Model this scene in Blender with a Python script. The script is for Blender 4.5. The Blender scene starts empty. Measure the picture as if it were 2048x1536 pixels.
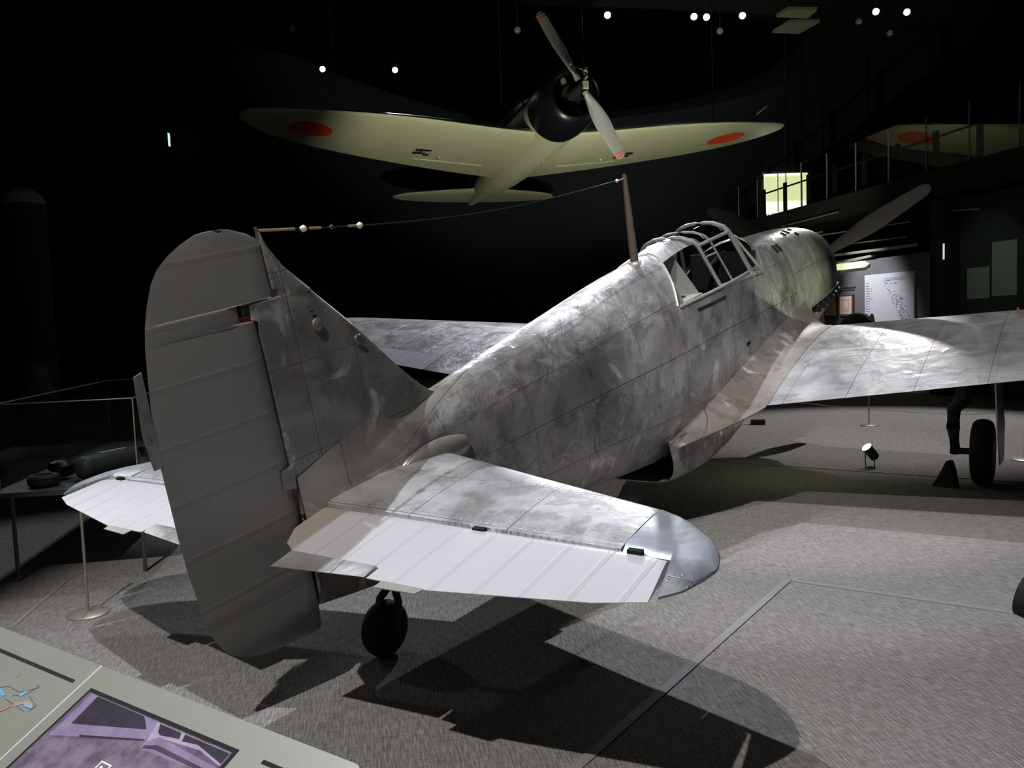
import bpy, math, random
import numpy as np
from mathutils import Vector, Matrix
random.seed(7)
C = bpy.context.scene.collection
scene = bpy.context.scene
PI = math.pi
# ------------------------------------------------------------------ camera
cam_d = bpy.data.cameras.new('camera'); cam = bpy.data.objects.new('camera', cam_d); C.objects.link(cam)
CAM = Vector((2.8994, -10.8355, 1.637)); yaw, pit, rol = 0.61507, 0.075402, -0.036637
fw = Vector((-math.sin(yaw)*math.cos(pit), math.cos(yaw)*math.cos(pit), -math.sin(pit)))
rt = Vector((math.cos(yaw), math.sin(yaw), 0)); up = rt.cross(fw)
r2 = rt*math.cos(rol)+up*math.sin(rol); u2 = -rt*math.sin(rol)+up*math.cos(rol)
cam.matrix_world = Matrix(((r2.x, u2.x, -fw.x, CAM.x), (r2.y, u2.y, -fw.y, CAM.y), (r2.z, u2.z, -fw.z, CAM.z), (0, 0, 0, 1)))
cam_d.sensor_fit = 'HORIZONTAL'; cam_d.sensor_width = 36; cam_d.lens = 36*1681.2/2048
cam_d.clip_start = 0.05; cam_d.clip_end = 200
scene.camera = cam
# ------------------------------------------------------------------ world, exposure
w = bpy.data.worlds.new('world'); scene.world = w; w.use_nodes = True
w.node_tree.nodes['Background'].inputs[0].default_value = (0.6, 0.72, 1.0, 1)
w.node_tree.nodes['Background'].inputs[1].default_value = 0.024
vs = scene.view_settings
vs.view_transform = 'Standard'; vs.look = 'None'; vs.gamma = 1; vs.exposure = 0; vs.use_curve_mapping = False

def spot(name, loc, target, power, angle, color=(1, 1, 1), radius=0.06, blend=0.25, parent=None):
    l = bpy.data.lights.new(name, 'SPOT'); l.energy = power; l.spot_size = math.radians(angle); l.color = color
    l.shadow_soft_size = radius; l.spot_blend = blend
    o = bpy.data.objects.new(name, l); C.objects.link(o)
    o.location = loc; o.rotation_euler = (Vector(target)-Vector(loc)).to_track_quat('-Z', 'Y').to_euler()
    return o
WHITE = (1, 0.97, 0.96); COOL = (0.9, 0.93, 1.0); WARM = (1.0, 0.86, 0.7); GREEN = (0.95, 1.0, 0.62)
# museum ceiling spots and one added low lamp aimed at the silver fighter (position, target, watts, cone)
spot('spot_tail_behind', (1.2, -12.7, 7.4), (0.3, -7.5, 0.6), 1800, 44, (1, .95, .88), 0.05, 0.35)
spot('spot_tail_overhead', (-2.1, -9.2, 7.6), (0.9, -7.9, 0.6), 1550, 56, COOL, 0.05, 0.8)
spot('spot_tail_port', (-11.2, -6.1, 5.6), (0.2, -8.2, 0.8), 260, 22, WHITE, 0.05, 0.2)
spot('spot_fuselage', (-1.2, -4.5, 8.0), (0.4, -4.9, 1.5), 1400, 30, COOL, 0.05, 0.4)
spot('spot_fuselage_behind', (3.2, -9.0, 7.8), (.7, -3.8, 1.2), 1900, 33, WHITE, 0.06, 0.5)
spot('spot_wing', (-1.25, 9.1, 7.9), (1.0, -3.15, 1.35), 1200, 9, WHITE, 0.06, 0.9)
spot('fill_nose_side', (6.6, .6, 1.0), (.4, -2.3, 1.85), 620, 22, (.93, 1, .62), .06, .7)  # low lamp out of view, added for the greenish glow on the side
spot('spot_wing_port', (-11.7, 5.3, 7.9), (-2.6, -3.4, 1.3), 4200, 16, COOL, 0.06, 0.5)
spot('spot_spine', (-5.8, 5.4, 7.9), (0, -5.6, 1.9), 1700, 12, COOL, 0.06, 0.5)
spot('spot_floor_ahead', (1.0, 4.0, 8.0), (0.6, 1.2, 0), 2200, 42, WHITE, 0.05, 0.6)
spot('spot_far_wing', (-4.5, 0.5, 8.0), (-3.6, -3.2, 1.2), 1500, 34, COOL, 0.05, 0.4)

# ------------------------------------------------------------------ object helpers
def link(o, parent=None):
    C.objects.link(o)
    if parent: o.parent = parent
    return o
def mesh(name, V, F, mat, parent=None, uv=None, smooth=40):
    me = bpy.data.meshes.new(name); me.from_pydata([tuple(v) for v in V], [], F); me.update()
    me.materials.append(mat)
    if uv is not None:
        L = me.uv_layers.new(name='UVMap'); n = len(me.loops)
        vi = np.empty(n, np.int32); me.loops.foreach_get('vertex_index', vi)
        L.data.foreach_set('uv', np.asarray(uv, np.float32)[vi].ravel())
    if smooth:
        me.polygons.foreach_set('use_smooth', [True]*len(me.polygons)); me.set_sharp_from_angle(angle=math.radians(smooth))
    return link(bpy.data.objects.new(name, me), parent)
def thing(name, label, cat, loc=(0, 0, 0), group=None):
    o = bpy.data.objects.new(name, None); C.objects.link(o); o.location = loc; o.empty_display_size = 0.1
    o['label'] = label; o['category'] = cat
    if group: o['group'] = group
    return o
def tag(o, label, cat, group=None):
    o['label'] = label; o['category'] = cat
    if group: o['group'] = group
    return o
def struct(o): o['kind'] = 'structure'; return o
class MB:
    """collects shapes into one mesh"""
    def __init__(s): s.V = []; s.F = []
    def add(s, V, F):
        b = len(s.V); s.V += [Vector(v) for v in V]; s.F += [[b+i for i in f] for f in F]; return s
    def box(s, c, d, rz=0, tilt=None):
        hx, hy, hz = d[0]/2, d[1]/2, d[2]/2
        M = Matrix.Rotation(rz, 3, 'Z')
        if tilt is not None: M = M @ tilt
        V = [Vector(c)+M @ Vector((x*hx, y*hy, z*hz)) for z in (-1, 1) for y in (-1, 1) for x in (-1, 1)]
        return s.add(V, [[0, 2, 3, 1], [4, 5, 7, 6], [0, 1, 5, 4], [2, 6, 7, 3], [0, 4, 6, 2], [1, 3, 7, 5]])
    def tube(s, P, R, n=10, cap=True):
        P = [Vector(p) for p in P]; R = [R]*len(P) if not hasattr(R, '__len__') else R
        V = []; F = []; ref = None
        for i, p in enumerate(P):
            t = (P[min(i+1, len(P)-1)]-P[max(i-1, 0)]).normalized()
            if ref is None:
                ref = Vector((0, 0, 1)) if abs(t.z) < .9 else Vector((1, 0, 0))
            a = t.cross(ref).normalized(); b = t.cross(a).normalized()
            for k in range(n):
                th = 2*PI*k/n; V.append(p+R[i]*(math.cos(th)*a+math.sin(th)*b))
        for i in range(len(P)-1):
            for k in range(n): F.append([i*n+k, i*n+(k+1) % n, (i+1)*n+(k+1) % n, (i+1)*n+k])
        if cap: F.append(list(range(n))[::-1]); F.append([(len(P)-1)*n+k for k in range(n)])
        return s.add(V, F)
    def lathe(s, prof, c, axis, n=32, closed=False):
        """prof: (distance along axis, radius)"""
        ax = Vector(axis).normalized(); a = ax.orthogonal().normalized(); b = ax.cross(a)
        V = []; F = []; c = Vector(c)
        for d, r in prof:
            for k in range(n):
                th = 2*PI*k/n; V.append(c+ax*d+r*(math.cos(th)*a+math.sin(th)*b))
        m = len(prof)
        for i in range(m if closed else m-1):
            j = (i+1) % m
            for k in range(n): F.append([i*n+k, i*n+(k+1) % n, j*n+(k+1) % n, j*n+k])
        if not closed:
            F.append(list(range(n))[::-1]); F.append([(m-1)*n+k for k in range(n)])
        return s.add(V, F)
    def prism(s, P, d):
        """polygon P pushed along vector d"""
        n = len(P); V = [Vector(p) for p in P]+[Vector(p)+Vector(d) for p in P]
        return s.add(V, [list(range(n))[::-1], list(range(n, 2*n))]+[[i, (i+1) % n, n+(i+1) % n, n+i] for i in range(n)])
    def build(s, name, mat, parent=None, smooth=35): 
        return mesh(name, s.V, s.F, mat, parent, smooth=smooth)
def fix_normals(o):
    import bmesh
    bm = bmesh.new(); bm.from_mesh(o.data); bmesh.ops.recalc_face_normals(bm, faces=bm.faces); bm.to_mesh(o.data); bm.free(); return o
def pchip(xs, ys):
    xs = np.asarray(xs, float); ys = np.asarray(ys, float); h = np.diff(xs); d = np.diff(ys)/h
    m = np.zeros_like(ys); m[0] = d[0]; m[-1] = d[-1]
    for i in range(1, len(xs)-1):
        if d[i-1]*d[i] > 0:
            w1 = 2*h[i]+h[i-1]; w2 = h[i]+2*h[i-1]; m[i] = (w1+w2)/(w1/d[i-1]+w2/d[i])
    def f(x):
        x = min(max(x, xs[0]), xs[-1]); i = min(max(int(np.searchsorted(xs, x))-1, 0), len(h)-1); t = (x-xs[i])/h[i]
        return float((2*t**3-3*t*t+1)*ys[i]+(t**3-2*t*t+t)*h[i]*m[i]+(-2*t**3+3*t*t)*ys[i+1]+(t**3-t*t)*h[i]*m[i+1])
    return f

# ------------------------------------------------------------------ materials
class NT:
    def __init__(s, name):
        s.m = bpy.data.materials.new(name); s.m.use_nodes = True; s.t = s.m.node_tree
        s.b = s.t.nodes['Principled BSDF']
    def n(s, typ, **kw):
        nd = s.t.nodes.new(typ)
        for k, v in kw.items(): setattr(nd, k, v)
        return nd
    def set(s, sock, v):
        if isinstance(v, bpy.types.NodeSocket): s.t.links.new(v, sock)
        else: sock.default_value = v
    def math(s, op, a, b=None, c=None, clamp=False):
        nd = s.n('ShaderNodeMath', operation=op, use_clamp=clamp); s.set(nd.inputs[0], a)
        if b is not None: s.set(nd.inputs[1], b)
        if c is not None: s.set(nd.inputs[2], c)
        return nd.outputs[0]
    def noise(s, vec, scale, detail=3, rough=.55, dist=0):
        nd = s.n('ShaderNodeTexNoise'); s.set(nd.inputs['Vector'], vec); nd.inputs['Scale'].default_value = scale
        nd.inputs['Detail'].default_value = detail; nd.inputs['Roughness'].default_value = rough; nd.inputs['Distortion'].default_value = dist
        return nd.outputs[0]
    def ramp(s, f, a, b, lo=0.0, hi=1.0):
        nd = s.n('ShaderNodeMapRange'); s.set(nd.inputs[0], f); nd.inputs[1].default_value = a; nd.inputs[2].default_value = b
        nd.inputs[3].default_value = lo; nd.inputs[4].default_value = hi; nd.interpolation_type = 'SMOOTHSTEP'
        return nd.outputs[0]
    def mix(s, f, a, b):
        nd = s.n('ShaderNodeMix', data_type='RGBA'); s.set(nd.inputs[0], f)
        s.set(nd.inputs[6], a if isinstance(a, bpy.types.NodeSocket) else (*a, 1)); s.set(nd.inputs[7], b if isinstance(b, bpy.types.NodeSocket) else (*b, 1))
        return nd.outputs[2]
    def linemask(s, u, P, off, w_):
        """1 on lines every P metres"""
        f = s.math('FRACT', s.math('DIVIDE', s.math('ADD', u, off), P)); d = s.math('MULTIPLY', s.math('ABSOLUTE', s.math('SUBTRACT', f, .5)), P)
        return s.ramp(d, w_*.5, w_*1.5, 1, 0), d
    def bump(s, h, strength, dist=.01, normal=None):
        nd = s.n('ShaderNodeBump'); nd.inputs['Strength'].default_value = strength; nd.inputs['Distance'].default_value = dist; s.set(nd.inputs['Height'], h)
        if normal is not None: s.set(nd.inputs['Normal'], normal)
        return nd.outputs[0]
def plain(name, col, rough=.6, metal=0.0, noise=.12, scale=14, emit=None, es=0, spec=.4):
    t = NT(name); co = t.n('ShaderNodeTexCoord').outputs['Object']
    f = t.noise(co, scale, 3)
    d = tuple(max(0, c*(1-noise)) for c in col); e = tuple(min(1, c*(1+noise)) for c in col)
    t.set(t.b.inputs['Base Color'], t.mix(f, d, e)); t.b.inputs['Roughness'].default_value = rough; t.b.inputs['Metallic'].default_value = metal
    t.b.inputs['Specular IOR Level'].default_value = spec
    if emit: t.b.inputs['Emission Color'].default_value = (*emit, 1); t.b.inputs['Emission Strength'].default_value = es
    return t.m
def aluminium(name, pu=.62, pv=.42, ou=.1, ov=.1, lo=(.40, .40, .41), hi=(.66, .66, .68), stain=(.42, .36, .30), stain_amt=.5, riv=True, metal=.6, dent=.35, rough=(.24, .52)):
    t = NT(name); uvn = t.n('ShaderNodeUVMap').outputs[0]
    sp = t.n('ShaderNodeSeparateXYZ'); t.set(sp.inputs[0], uvn); u, v = sp.outputs[0], sp.outputs[1]
    co = t.n('ShaderNodeTexCoord').outputs['Object']
    n1 = t.noise(co, 2.3, 6, .62, .6); n2 = t.noise(co, 5.0, 5, .6, .3); n3 = t.noise(co, 38, 3)
    brk = t.n('ShaderNodeTexBrick'); t.set(brk.inputs['Vector'], uvn); brk.inputs['Scale'].default_value = 1
    brk.inputs['Brick Width'].default_value = pu*1.0; brk.inputs['Row Height'].default_value = pv; brk.inputs['Mortar Size'].default_value = 0.0; brk.inputs['Bias'].default_value = 0
    brk.inputs['Color1'].default_value = (0, 0, 0, 1); brk.inputs['Color2'].default_value = (1, 1, 1, 1)
    base = t.mix(t.ramp(n1, .32, .68), lo, hi)
    base = t.mix(t.math('MULTIPLY', brk.outputs[0], .3), base, tuple(c*.72 for c in lo))
    blot = t.ramp(n2, .56, .60)                                   # grey corroded islands with a sharp edge
    base = t.mix(t.math('MULTIPLY', blot, .45), base, tuple(c*.62 for c in lo))
    pol = t.ramp(t.noise(co, 3.4, 4, .55, .9), .57, .66)          # polished patches
    base = t.mix(t.math('MULTIPLY', pol, .7), base, (.80, .80, .82))
    st = t.math('MULTIPLY', t.ramp(t.noise(co, 1.6, 5, .6), .5, .75), stain_amt)
    base = t.mix(st, base, stain)
    l1, d1 = t.linemask(u, pu, ou, .0022); l2, d2 = t.linemask(v, pv, ov, .0022)
    lines = t.math('MAXIMUM', l1, l2)
    h = t.math('MULTIPLY', lines, -.5)
    if riv:
        def rows(a, P, o, b, q):
            _, da = t.linemask(a, P, o, .01); _, db = t.linemask(b, q, 0.0, .01)
            return t.ramp(t.math('SQRT', t.math('ADD', t.math('MULTIPLY', da, da), t.math('MULTIPLY', db, db))), .0030, .0060, 1, 0)
        r = t.math('MAXIMUM', rows(u, pu, ou+.022, v, .034), rows(v, pv, ov+.02, u, .034))
        r = t.math('MAXIMUM', r, rows(u, pu, ou-.022, v, .034))
        h = t.math('ADD', h, t.math('MULTIPLY', r, .5))
        base = t.mix(t.math('MULTIPLY', r, .5), base, (.12, .115, .11))
    base = t.mix(t.math('MULTIPLY', lines, .75), base, (.06, .06, .06))
    t.set(t.b.inputs['Base Color'], base); t.b.inputs['Metallic'].default_value = metal
    rr = t.ramp(t.math('ADD', t.math('MULTIPLY', n3, .3), t.math('SUBTRACT', n1, t.math('MULTIPLY', pol, .3))), .2, .95, rough[0], rough[1])
    t.set(t.b.inputs['Roughness'], rr)
    dents = t.noise(co, 6.5, 3, .5, .4)
    nb = t.bump(dents, dent, .03); nb = t.bump(h, .5, .004, nb)
    t.set(t.b.inputs['Normal'], nb)
    return t.m
def fabric_skin(name, col, P, off, axis=1, metal=0.0, root=None, tp=.3):
    """doped fabric over ribs; root=(limit,colour): bare metal end below that span"""
    t = NT(name); uvn = t.n('ShaderNodeUVMap').outputs[0]; sp = t.n('ShaderNodeSeparateXYZ'); t.set(sp.inputs[0], uvn)
    v = sp.outputs[axis]; co = t.n('ShaderNodeTexCoord').outputs['Object']
    n1 = t.noise(co, 2.5, 4); n2 = t.noise(co, 60, 2)
    base = t.mix(n1, tuple(c*.93 for c in col), tuple(min(1, c*1.07) for c in col))
    l, d = t.linemask(v, P, off, .004)
    base = t.mix(t.math('MULTIPLY', l, .35), base, tuple(c*.55 for c in col))
    rough = .42
    if root:
        m = t.ramp(t.math('ADD', v, t.math('MULTIPLY', n1, .06)), root[0], root[0]+.02, 1, 0); base = t.mix(m, base, root[1])
    t.set(t.b.inputs['Base Color'], base); t.b.inputs['Roughness'].default_value = rough; t.b.inputs['Metallic'].default_value = metal
    tape = t.ramp(d, .006, .016, 1, 0)
    t.set(t.b.inputs['Normal'], t.bump(t.math('ADD', t.math('MULTIPLY', tape, tp), t.math('MULTIPLY', n2, .12)), .5, .004))
    return t.m
def carpet():
    t = NT('carpet'); co = t.n('ShaderNodeTexCoord').outputs['Object']
    ro = t.n('ShaderNodeVectorRotate', rotation_type='Z_AXIS'); t.set(ro.inputs['Vector'], co); ro.inputs['Angle'].default_value = PI/4
    mp = t.n('ShaderNodeMapping'); t.set(mp.inputs[0], ro.outputs[0]); mp.inputs['Scale'].default_value = (13, 120, 1)
    a = t.noise(mp.outputs[0], 1.0, 2, .5)
    mp2 = t.n('ShaderNodeMapping'); t.set(mp2.inputs[0], ro.outputs[0]); mp2.inputs['Scale'].default_value = (75, 9, 1)
    b = t.noise(mp2.outputs[0], 1.0, 2, .5)
    c = t.noise(co, .7, 3); f = t.noise(co, 170, 2)
    k = t.math('ADD', t.math('MULTIPLY', a, .60), t.math('ADD', t.math('MULTIPLY', b, .26), t.math('MULTIPLY', f, .22)))
    k = t.ramp(k, .36, .74)
    base = t.mix(k, (.135, .128, .122), (.36, .35, .345)); base = t.mix(t.math('MULTIPLY', c, .3), base, (.25, .23, .21))
    t.set(t.b.inputs['Base Color'], base); t.b.inputs['Roughness'].default_value = .95; t.b.inputs['Specular IOR Level'].default_value = .15
    t.set(t.b.inputs['Normal'], t.bump(k, .6, .008))
    return t.m
def glass(name, tint=(.9, 1, .95), rough=.02, alpha=.12, fac=.8):
    t = NT(name); co = t.n('ShaderNodeTexCoord').outputs['Object']
    tr = t.n('ShaderNodeBsdfTransparent'); tr.inputs[0].default_value = (*tint, 1); gl = t.n('ShaderNodeBsdfGlossy'); gl.inputs['Roughness'].default_value = rough
    fr = t.n('ShaderNodeFresnel'); fr.inputs[0].default_value = 1.45; ms = t.n('ShaderNodeMixShader')
    ge = t.n('ShaderNodeNewGeometry'); front = t.math('SUBTRACT', 1.0, ge.outputs['Backfacing'])
    t.set(ms.inputs[0], t.math('ADD', t.math('MULTIPLY', t.math('MULTIPLY', fr.outputs[0], front), fac), t.math('MULTIPLY', t.noise(co, 3), alpha*.2)))
    t.set(ms.inputs[1], tr.outputs[0]); t.set(ms.inputs[2], gl.outputs[0]); t.set(t.t.nodes['Material Output'].inputs[0], ms.outputs[0])
    return t.m
M = {}
M['alu_fus'] = aluminium('weathered_aluminium_fuselage', .62, .29, .1, .08, lo=(.31, .31, .32), hi=(.58, .58, .59), dent=.75)
M['alu_wing'] = aluminium('weathered_aluminium_wing', .58, .46, .12, .28, lo=(.42, .42, .44), stain_amt=.25)
M['alu_tail'] = aluminium('weathered_aluminium_tailplane', .36, .5, .07, .2, stain_amt=.75, stain=(.45, .41, .35), dent=.25)
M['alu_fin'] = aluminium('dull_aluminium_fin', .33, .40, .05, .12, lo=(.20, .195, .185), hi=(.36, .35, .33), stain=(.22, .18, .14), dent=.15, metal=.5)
M['alu_tip'] = aluminium('bluish_aluminium_tip', .5, .5, .2, .3, lo=(.40, .43, .50), hi=(.52, .55, .62), stain_amt=.1, dent=.2)
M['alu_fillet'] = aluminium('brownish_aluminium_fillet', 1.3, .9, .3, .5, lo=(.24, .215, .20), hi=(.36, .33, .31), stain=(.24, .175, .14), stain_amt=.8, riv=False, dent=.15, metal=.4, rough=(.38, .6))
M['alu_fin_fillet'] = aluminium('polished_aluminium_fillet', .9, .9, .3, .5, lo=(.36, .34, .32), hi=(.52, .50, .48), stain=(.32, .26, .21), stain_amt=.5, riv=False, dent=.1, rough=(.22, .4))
M['alu_cowl'] = aluminium('aluminium_cowling', .8, .48, .5, .2, lo=(.44, .45, .43), hi=(.64, .65, .63), stain_amt=.2, riv=False, dent=.2)
M['alu_plain'] = plain('bare_aluminium_frame', (.50, .49, .47), .4, .6, .15, 20)
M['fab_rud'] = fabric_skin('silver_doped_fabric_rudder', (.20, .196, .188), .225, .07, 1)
M['fab_elev'] = fabric_skin('white_doped_fabric_elevator', (.51, .51, .56), .165, .05, 1, root=(.24, (.33, .30, .26)), tp=1.1)
M['black'] = plain('black_rubber', (.012, .012, .013), .75)
M['dark'] = plain('dark_steel', (.03, .03, .032), .5, .3)
M['void'] = plain('unlit_interior_black', (.008, .008, .008), .9)
M['rust'] = plain('rusty_steel', (.10, .078, .062), .7, .3, .35, 30)
M['orange'] = plain('red_primer', (.42, .07, .03), .6)
M['cream'] = plain('cream_ceramic', (.78, .74, .66), .3)
M['copper'] = plain('tarnished_copper', (.55, .36, .2), .45, .5)
M['cockpit'] = plain('cockpit_grey_paint', (.30, .30, .28), .6, .2)
M['glass'] = glass('canopy_perspex', (.82, .84, .84))
M['case_glass'] = glass('display_case_glass', (.95, .985, .975))
M['carpet'] = carpet()
M['strip'] = plain('grey_cable_strip', (.25, .245, .25), .6)
M['zero'] = plain('pale_olive_grey_paint', (.50, .50, .36), .42, 0, .07, 2.2)
M['cowl_black'] = plain('gloss_black_cowling_paint', (.006, .007, .011), .30)
M['red'] = plain('red_roundel_paint', (.80, .07, .015), .5)
M['prop'] = plain('brushed_aluminium_blade', (.55, .55, .55), .38, .6, .08, 20)
M['prop_brown'] = plain('dull_brown_grey_blade', (.34, .32, .30), .55, .1)
M['wall'] = plain('near_black_wall_paint', (.009, .012, .019), .9)
M['ceil'] = plain('matt_black_ceiling', (.003, .003, .0035), .95)
M['grey_wall'] = plain('grey_partition_paint', (.16, .16, .175), .8)
M['post'] = plain('brushed_bronze_steel', (.42, .38, .33), .4, .6)
M['table'] = plain('dark_grey_table_laminate', (.06, .065, .07), .5)
M['panel'] = plain('brushed_grey_panel_print', (.25, .26, .235), .42, .25, .08, 9)
M['paper'] = plain('white_chart_board', (.72, .73, .80), .6)
M['ink'] = plain('black_print', (.02, .02, .025), .7)
M['lens'] = plain('lit_lamp_lens', (1, 1, 1), .4, emit=(.93, .95, 1), es=30)
M['lens_warm'] = plain('lit_warm_lens', (1, 1, 1), .4, emit=(1, .9, .68), es=22)

# ------------------------------------------------------------------ the hall
def slab(name, pts, d, mat): return struct(fix_normals(MB().prism(pts, d).build(name, mat, None, 0)))
fl = slab('floor', [(-26.2, -15.2, 0), (12.2, -15.2, 0), (12.2, 24, 0), (-26.2, 24, 0)], (0, 0, -.2), M['carpet'])
slab('ceiling', [(-26.2, -15.2, 9.4), (12.2, -15.2, 9.4), (12.2, 24, 9.4), (-26.2, 24, 9.4)], (0, 0, .2), M['ceil'])
S2 = math.sqrt(.5)
def D(c, t, z=0): 
    """point on the 45 degree plane: c metres along (1,1)/sqrt2, t metres along (1,-1)/sqrt2"""
    return Vector((S2*c+S2*t, S2*c-S2*t, z))

# ------------------------------------------------------------------ silver fighter
AL = 0.199383; Z0 = 2.28341
G = Vector((0, -5.0, 0))
plane = thing('fighter_aircraft', 'bare silver propeller fighter aircraft standing on its tail wheel on grey carpet', 'aircraft', G)
plane.rotation_euler = (AL, 0, 0)
_dz = -Z0; OFF_Y = G.y*math.cos(AL)+_dz*math.sin(AL); OFF_Z = -G.y*math.sin(AL)+_dz*math.cos(AL)
def H(s, r, z): return Vector((r, -s-OFF_Y, z-OFF_Z))
def W2H(x, y, z):
    """world point -> the fighter's own coordinates"""
    return Matrix.Rotation(-AL, 3, 'X') @ (Vector((x, y, z))-G)
# --- fuselage sections: station, top, bottom, half width, centre
ST = [.50, .58, .75, 1.0, 1.5, 2.4, 2.75, 3.36, 4.0, 4.4, 4.7, 5.0, 5.4, 6.3, 7.2, 7.7, 8.2, 8.53]
ZT = [.28, .36, .43, .49, .555, .60, .612, .66, .80, .845, .815, .765, .735, .635, .535, .468, .375, .29]
ZB = [-.44, -.49, -.54, -.60, -.68, -.77, -.79, -.82, -.83, -.825, -.81, -.785, -.73, -.565, -.435, -.365, -.29, -.215]
HW = [.28, .335, .37, .39, .41, .425, .43, .435, .435, .43, .425, .415, .395, .34, .265, .19, .095, .03]
ZC = [-.10, -.10, -.10, -.10, -.09, -.08, -.07, -.05, -.03, -.02, -.01, 0, .01, .05, .07, .07, .06, .05]
fZT, fZB, fHW, fZC = pchip(ST, ZT), pchip(ST, ZB), pchip(ST, HW), pchip(ST, ZC)
fSL = pchip([0, 1.7, 3.36, 5.12, 6.4, 9], [0, 0, .60, .32, 0, 0])
def section(s, th):
    zt, zb, hw, zc = fZT(s), fZB(s), fHW(s), fZC(s); c, sn = math.cos(th), math.sin(th); e = 2/2.25
    r = hw*abs(c)**e
    return r, (zc+(zt-zc)*abs(sn)**e if sn >= 0 else zc-(zc-zb)*abs(sn)**e)
def sill_th(s):
    s = min(max(s, 2.4), 5.6); zt, zc = fZT(s), fZC(s); k = (.435-zc)/(zt-zc); return math.asin(min(.99, k**(2.25/2)))
def cowl_z(s_, r_):
    k = min(.999, abs(r_)/fHW(s_))**(2.25/2); th = math.acos(k); return section(s_, th)[1]
NA, NB = 22, 16                                # rows below and above the cockpit sill
def fus_point(s0, k):
    ths = sill_th(s0)
    if k <= NA: return s0, -PI/2+(ths+PI/2)*k/NA
    t = (k-NA)/NB; return s0-fSL(s0)*t, ths+(PI/2-ths)*t
stations = sorted(set([.50, .53, .58, .66, .75, .87] + list(np.round(np.arange(1.0, 8.45, .12), 3)) + [3.36, 4.46, 5.12, 8.45, 8.53]))
stations = [s for i, s in enumerate(stations) if i == 0 or s-stations[i-1] > .02 or s in (3.36, 4.46, 5.12)]
nst = len(stations); ncol = NA+NB+1
def build_fuselage(idx, keep, name, mat):
    V, U, F, mp = [], [], [], {}
    def vid(i, k, side):
        if k in (0, ncol-1): side = 1
        key = (i, k, side)
        if key not in mp:
            s, th = fus_point(stations[i], k); r, z = section(s, th)
            if k in (0, ncol-1): r = 0
            mp[key] = len(V); V.append(H(s, side*r, z)); U.append((s, th*.55+1.2+side*2))
        return mp[key]
    for i in idx:
        for k in range(ncol-1):
            if not keep(stations[i], stations[i+1], k): continue
            for sd in (1, -1):
                q = [vid(i, k, sd), vid(i+1, k, sd), vid(i+1, k+1, sd), vid(i, k+1, sd)]
                q = [a for j, a in enumerate(q) if a not in q[:j]]
                F.append(q if sd > 0 else q[::-1])
    return V, F, U
i_fw = max(i for i in range(nst) if stations[i] <= 2.45)
def keep(s0, s1, k):
    if s0 >= 3.36-1e-6 and s1 <= 4.46+1e-6 and k >= NA: return False
    if s0 >= 4.46-1e-6 and s1 <= 5.12+1e-6 and NA <= k < NA+10: return False
    return True
V, F, U = build_fuselage(range(i_fw, nst-1), keep, 'fuselage', None)
mesh('fuselage', V, F, M['alu_fus'], plane, U, 50)
V, F, U = build_fuselage(range(0, i_fw), lambda a, b, k: True, 'cowl', None)
cowl = mesh('engine_cowling', V, F, M['alu_cowl'], plane, U, 50)
# nose ring closing the front of the cowling
mb = MB(); P = []
for k in range(ncol):
    s, th = fus_point(.50, k); r, z = section(s, th); P.append((r, z))
ringp = P+[(-r, z) for r, z in P[::-1][1:-1]]
mb.add([H(.50, r, z) for r, z in ringp]+[H(.47, r*.6, -.02+(z+.02)*.6) for r, z in ringp], [[i, (i+1) % len(ringp), len(ringp)+(i+1) % len(ringp), len(ringp)+i] for i in range(len(ringp))]+[[len(ringp)+i for i in range(len(ringp))]])
mb.build('nose_plate', M['alu_plain'], cowl)
# cowling details: louvres, slots
for dx, n_ in ((0, 2), (.11, 2)):
    for j in range(n_):
        s0 = 2.62-dx-j*.045
        pts = []
        for q in (0, 1):
            r, z = section(s0, .80+.18*q); pts.append(H(s0, r*1.004, z*1.004+.002))
        MB().tube(pts, .008, 6).build('louvre_slot', M['void'], cowl)
for s0, a, b in ((1.95, 1.12, 1.25), (1.80, 1.15, 1.32), (1.62, 1.02, 1.12), (1.60, 1.25, 1.32)):
    pts = [H(s0+.03*q, section(s0, a+(b-a)*q)[0]*1.003, section(s0, a+(b-a)*q)[1]+.002) for q in (0, .5, 1)]
    MB().tube(pts, .012, 6).build('vent_slot', M['void'], cowl)
# exhausts
mb = MB()
P = []
for s0 in np.linspace(.66, 1.93, 12):
    P.append([H(s0, fHW(s0)*.985, -.235), H(s0, fHW(s0)*.985+.012, -.24), H(s0, fHW(s0)*.955+.012, -.32), H(s0, fHW(s0)*.94, -.325)])
for i in range(11):
    mb.add(P[i]+P[i+1], [[0, 1, 5, 4], [1, 2, 6, 5], [2, 3, 7, 6]])
mb.build('exhaust_recess', M['void'], cowl)
for j in range(6):
    s0 = .76+j*.205; r = fHW(s0)*.97
    MB().tube([H(s0-.03, r-.02, -.275), H(s0+.02, r+.035, -.278), H(s0+.09, r+.055, -.285)], [.034, .036, .030], 10).build('exhaust_stub', M['dark'], cowl)
mb = MB(); mb.tube([H(s0, fHW(s0)+.004, -.228) for s0 in np.linspace(.6, 1.98, 12)], .010, 6); mb.build('exhaust_lip', M['alu_plain'], cowl)

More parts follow.
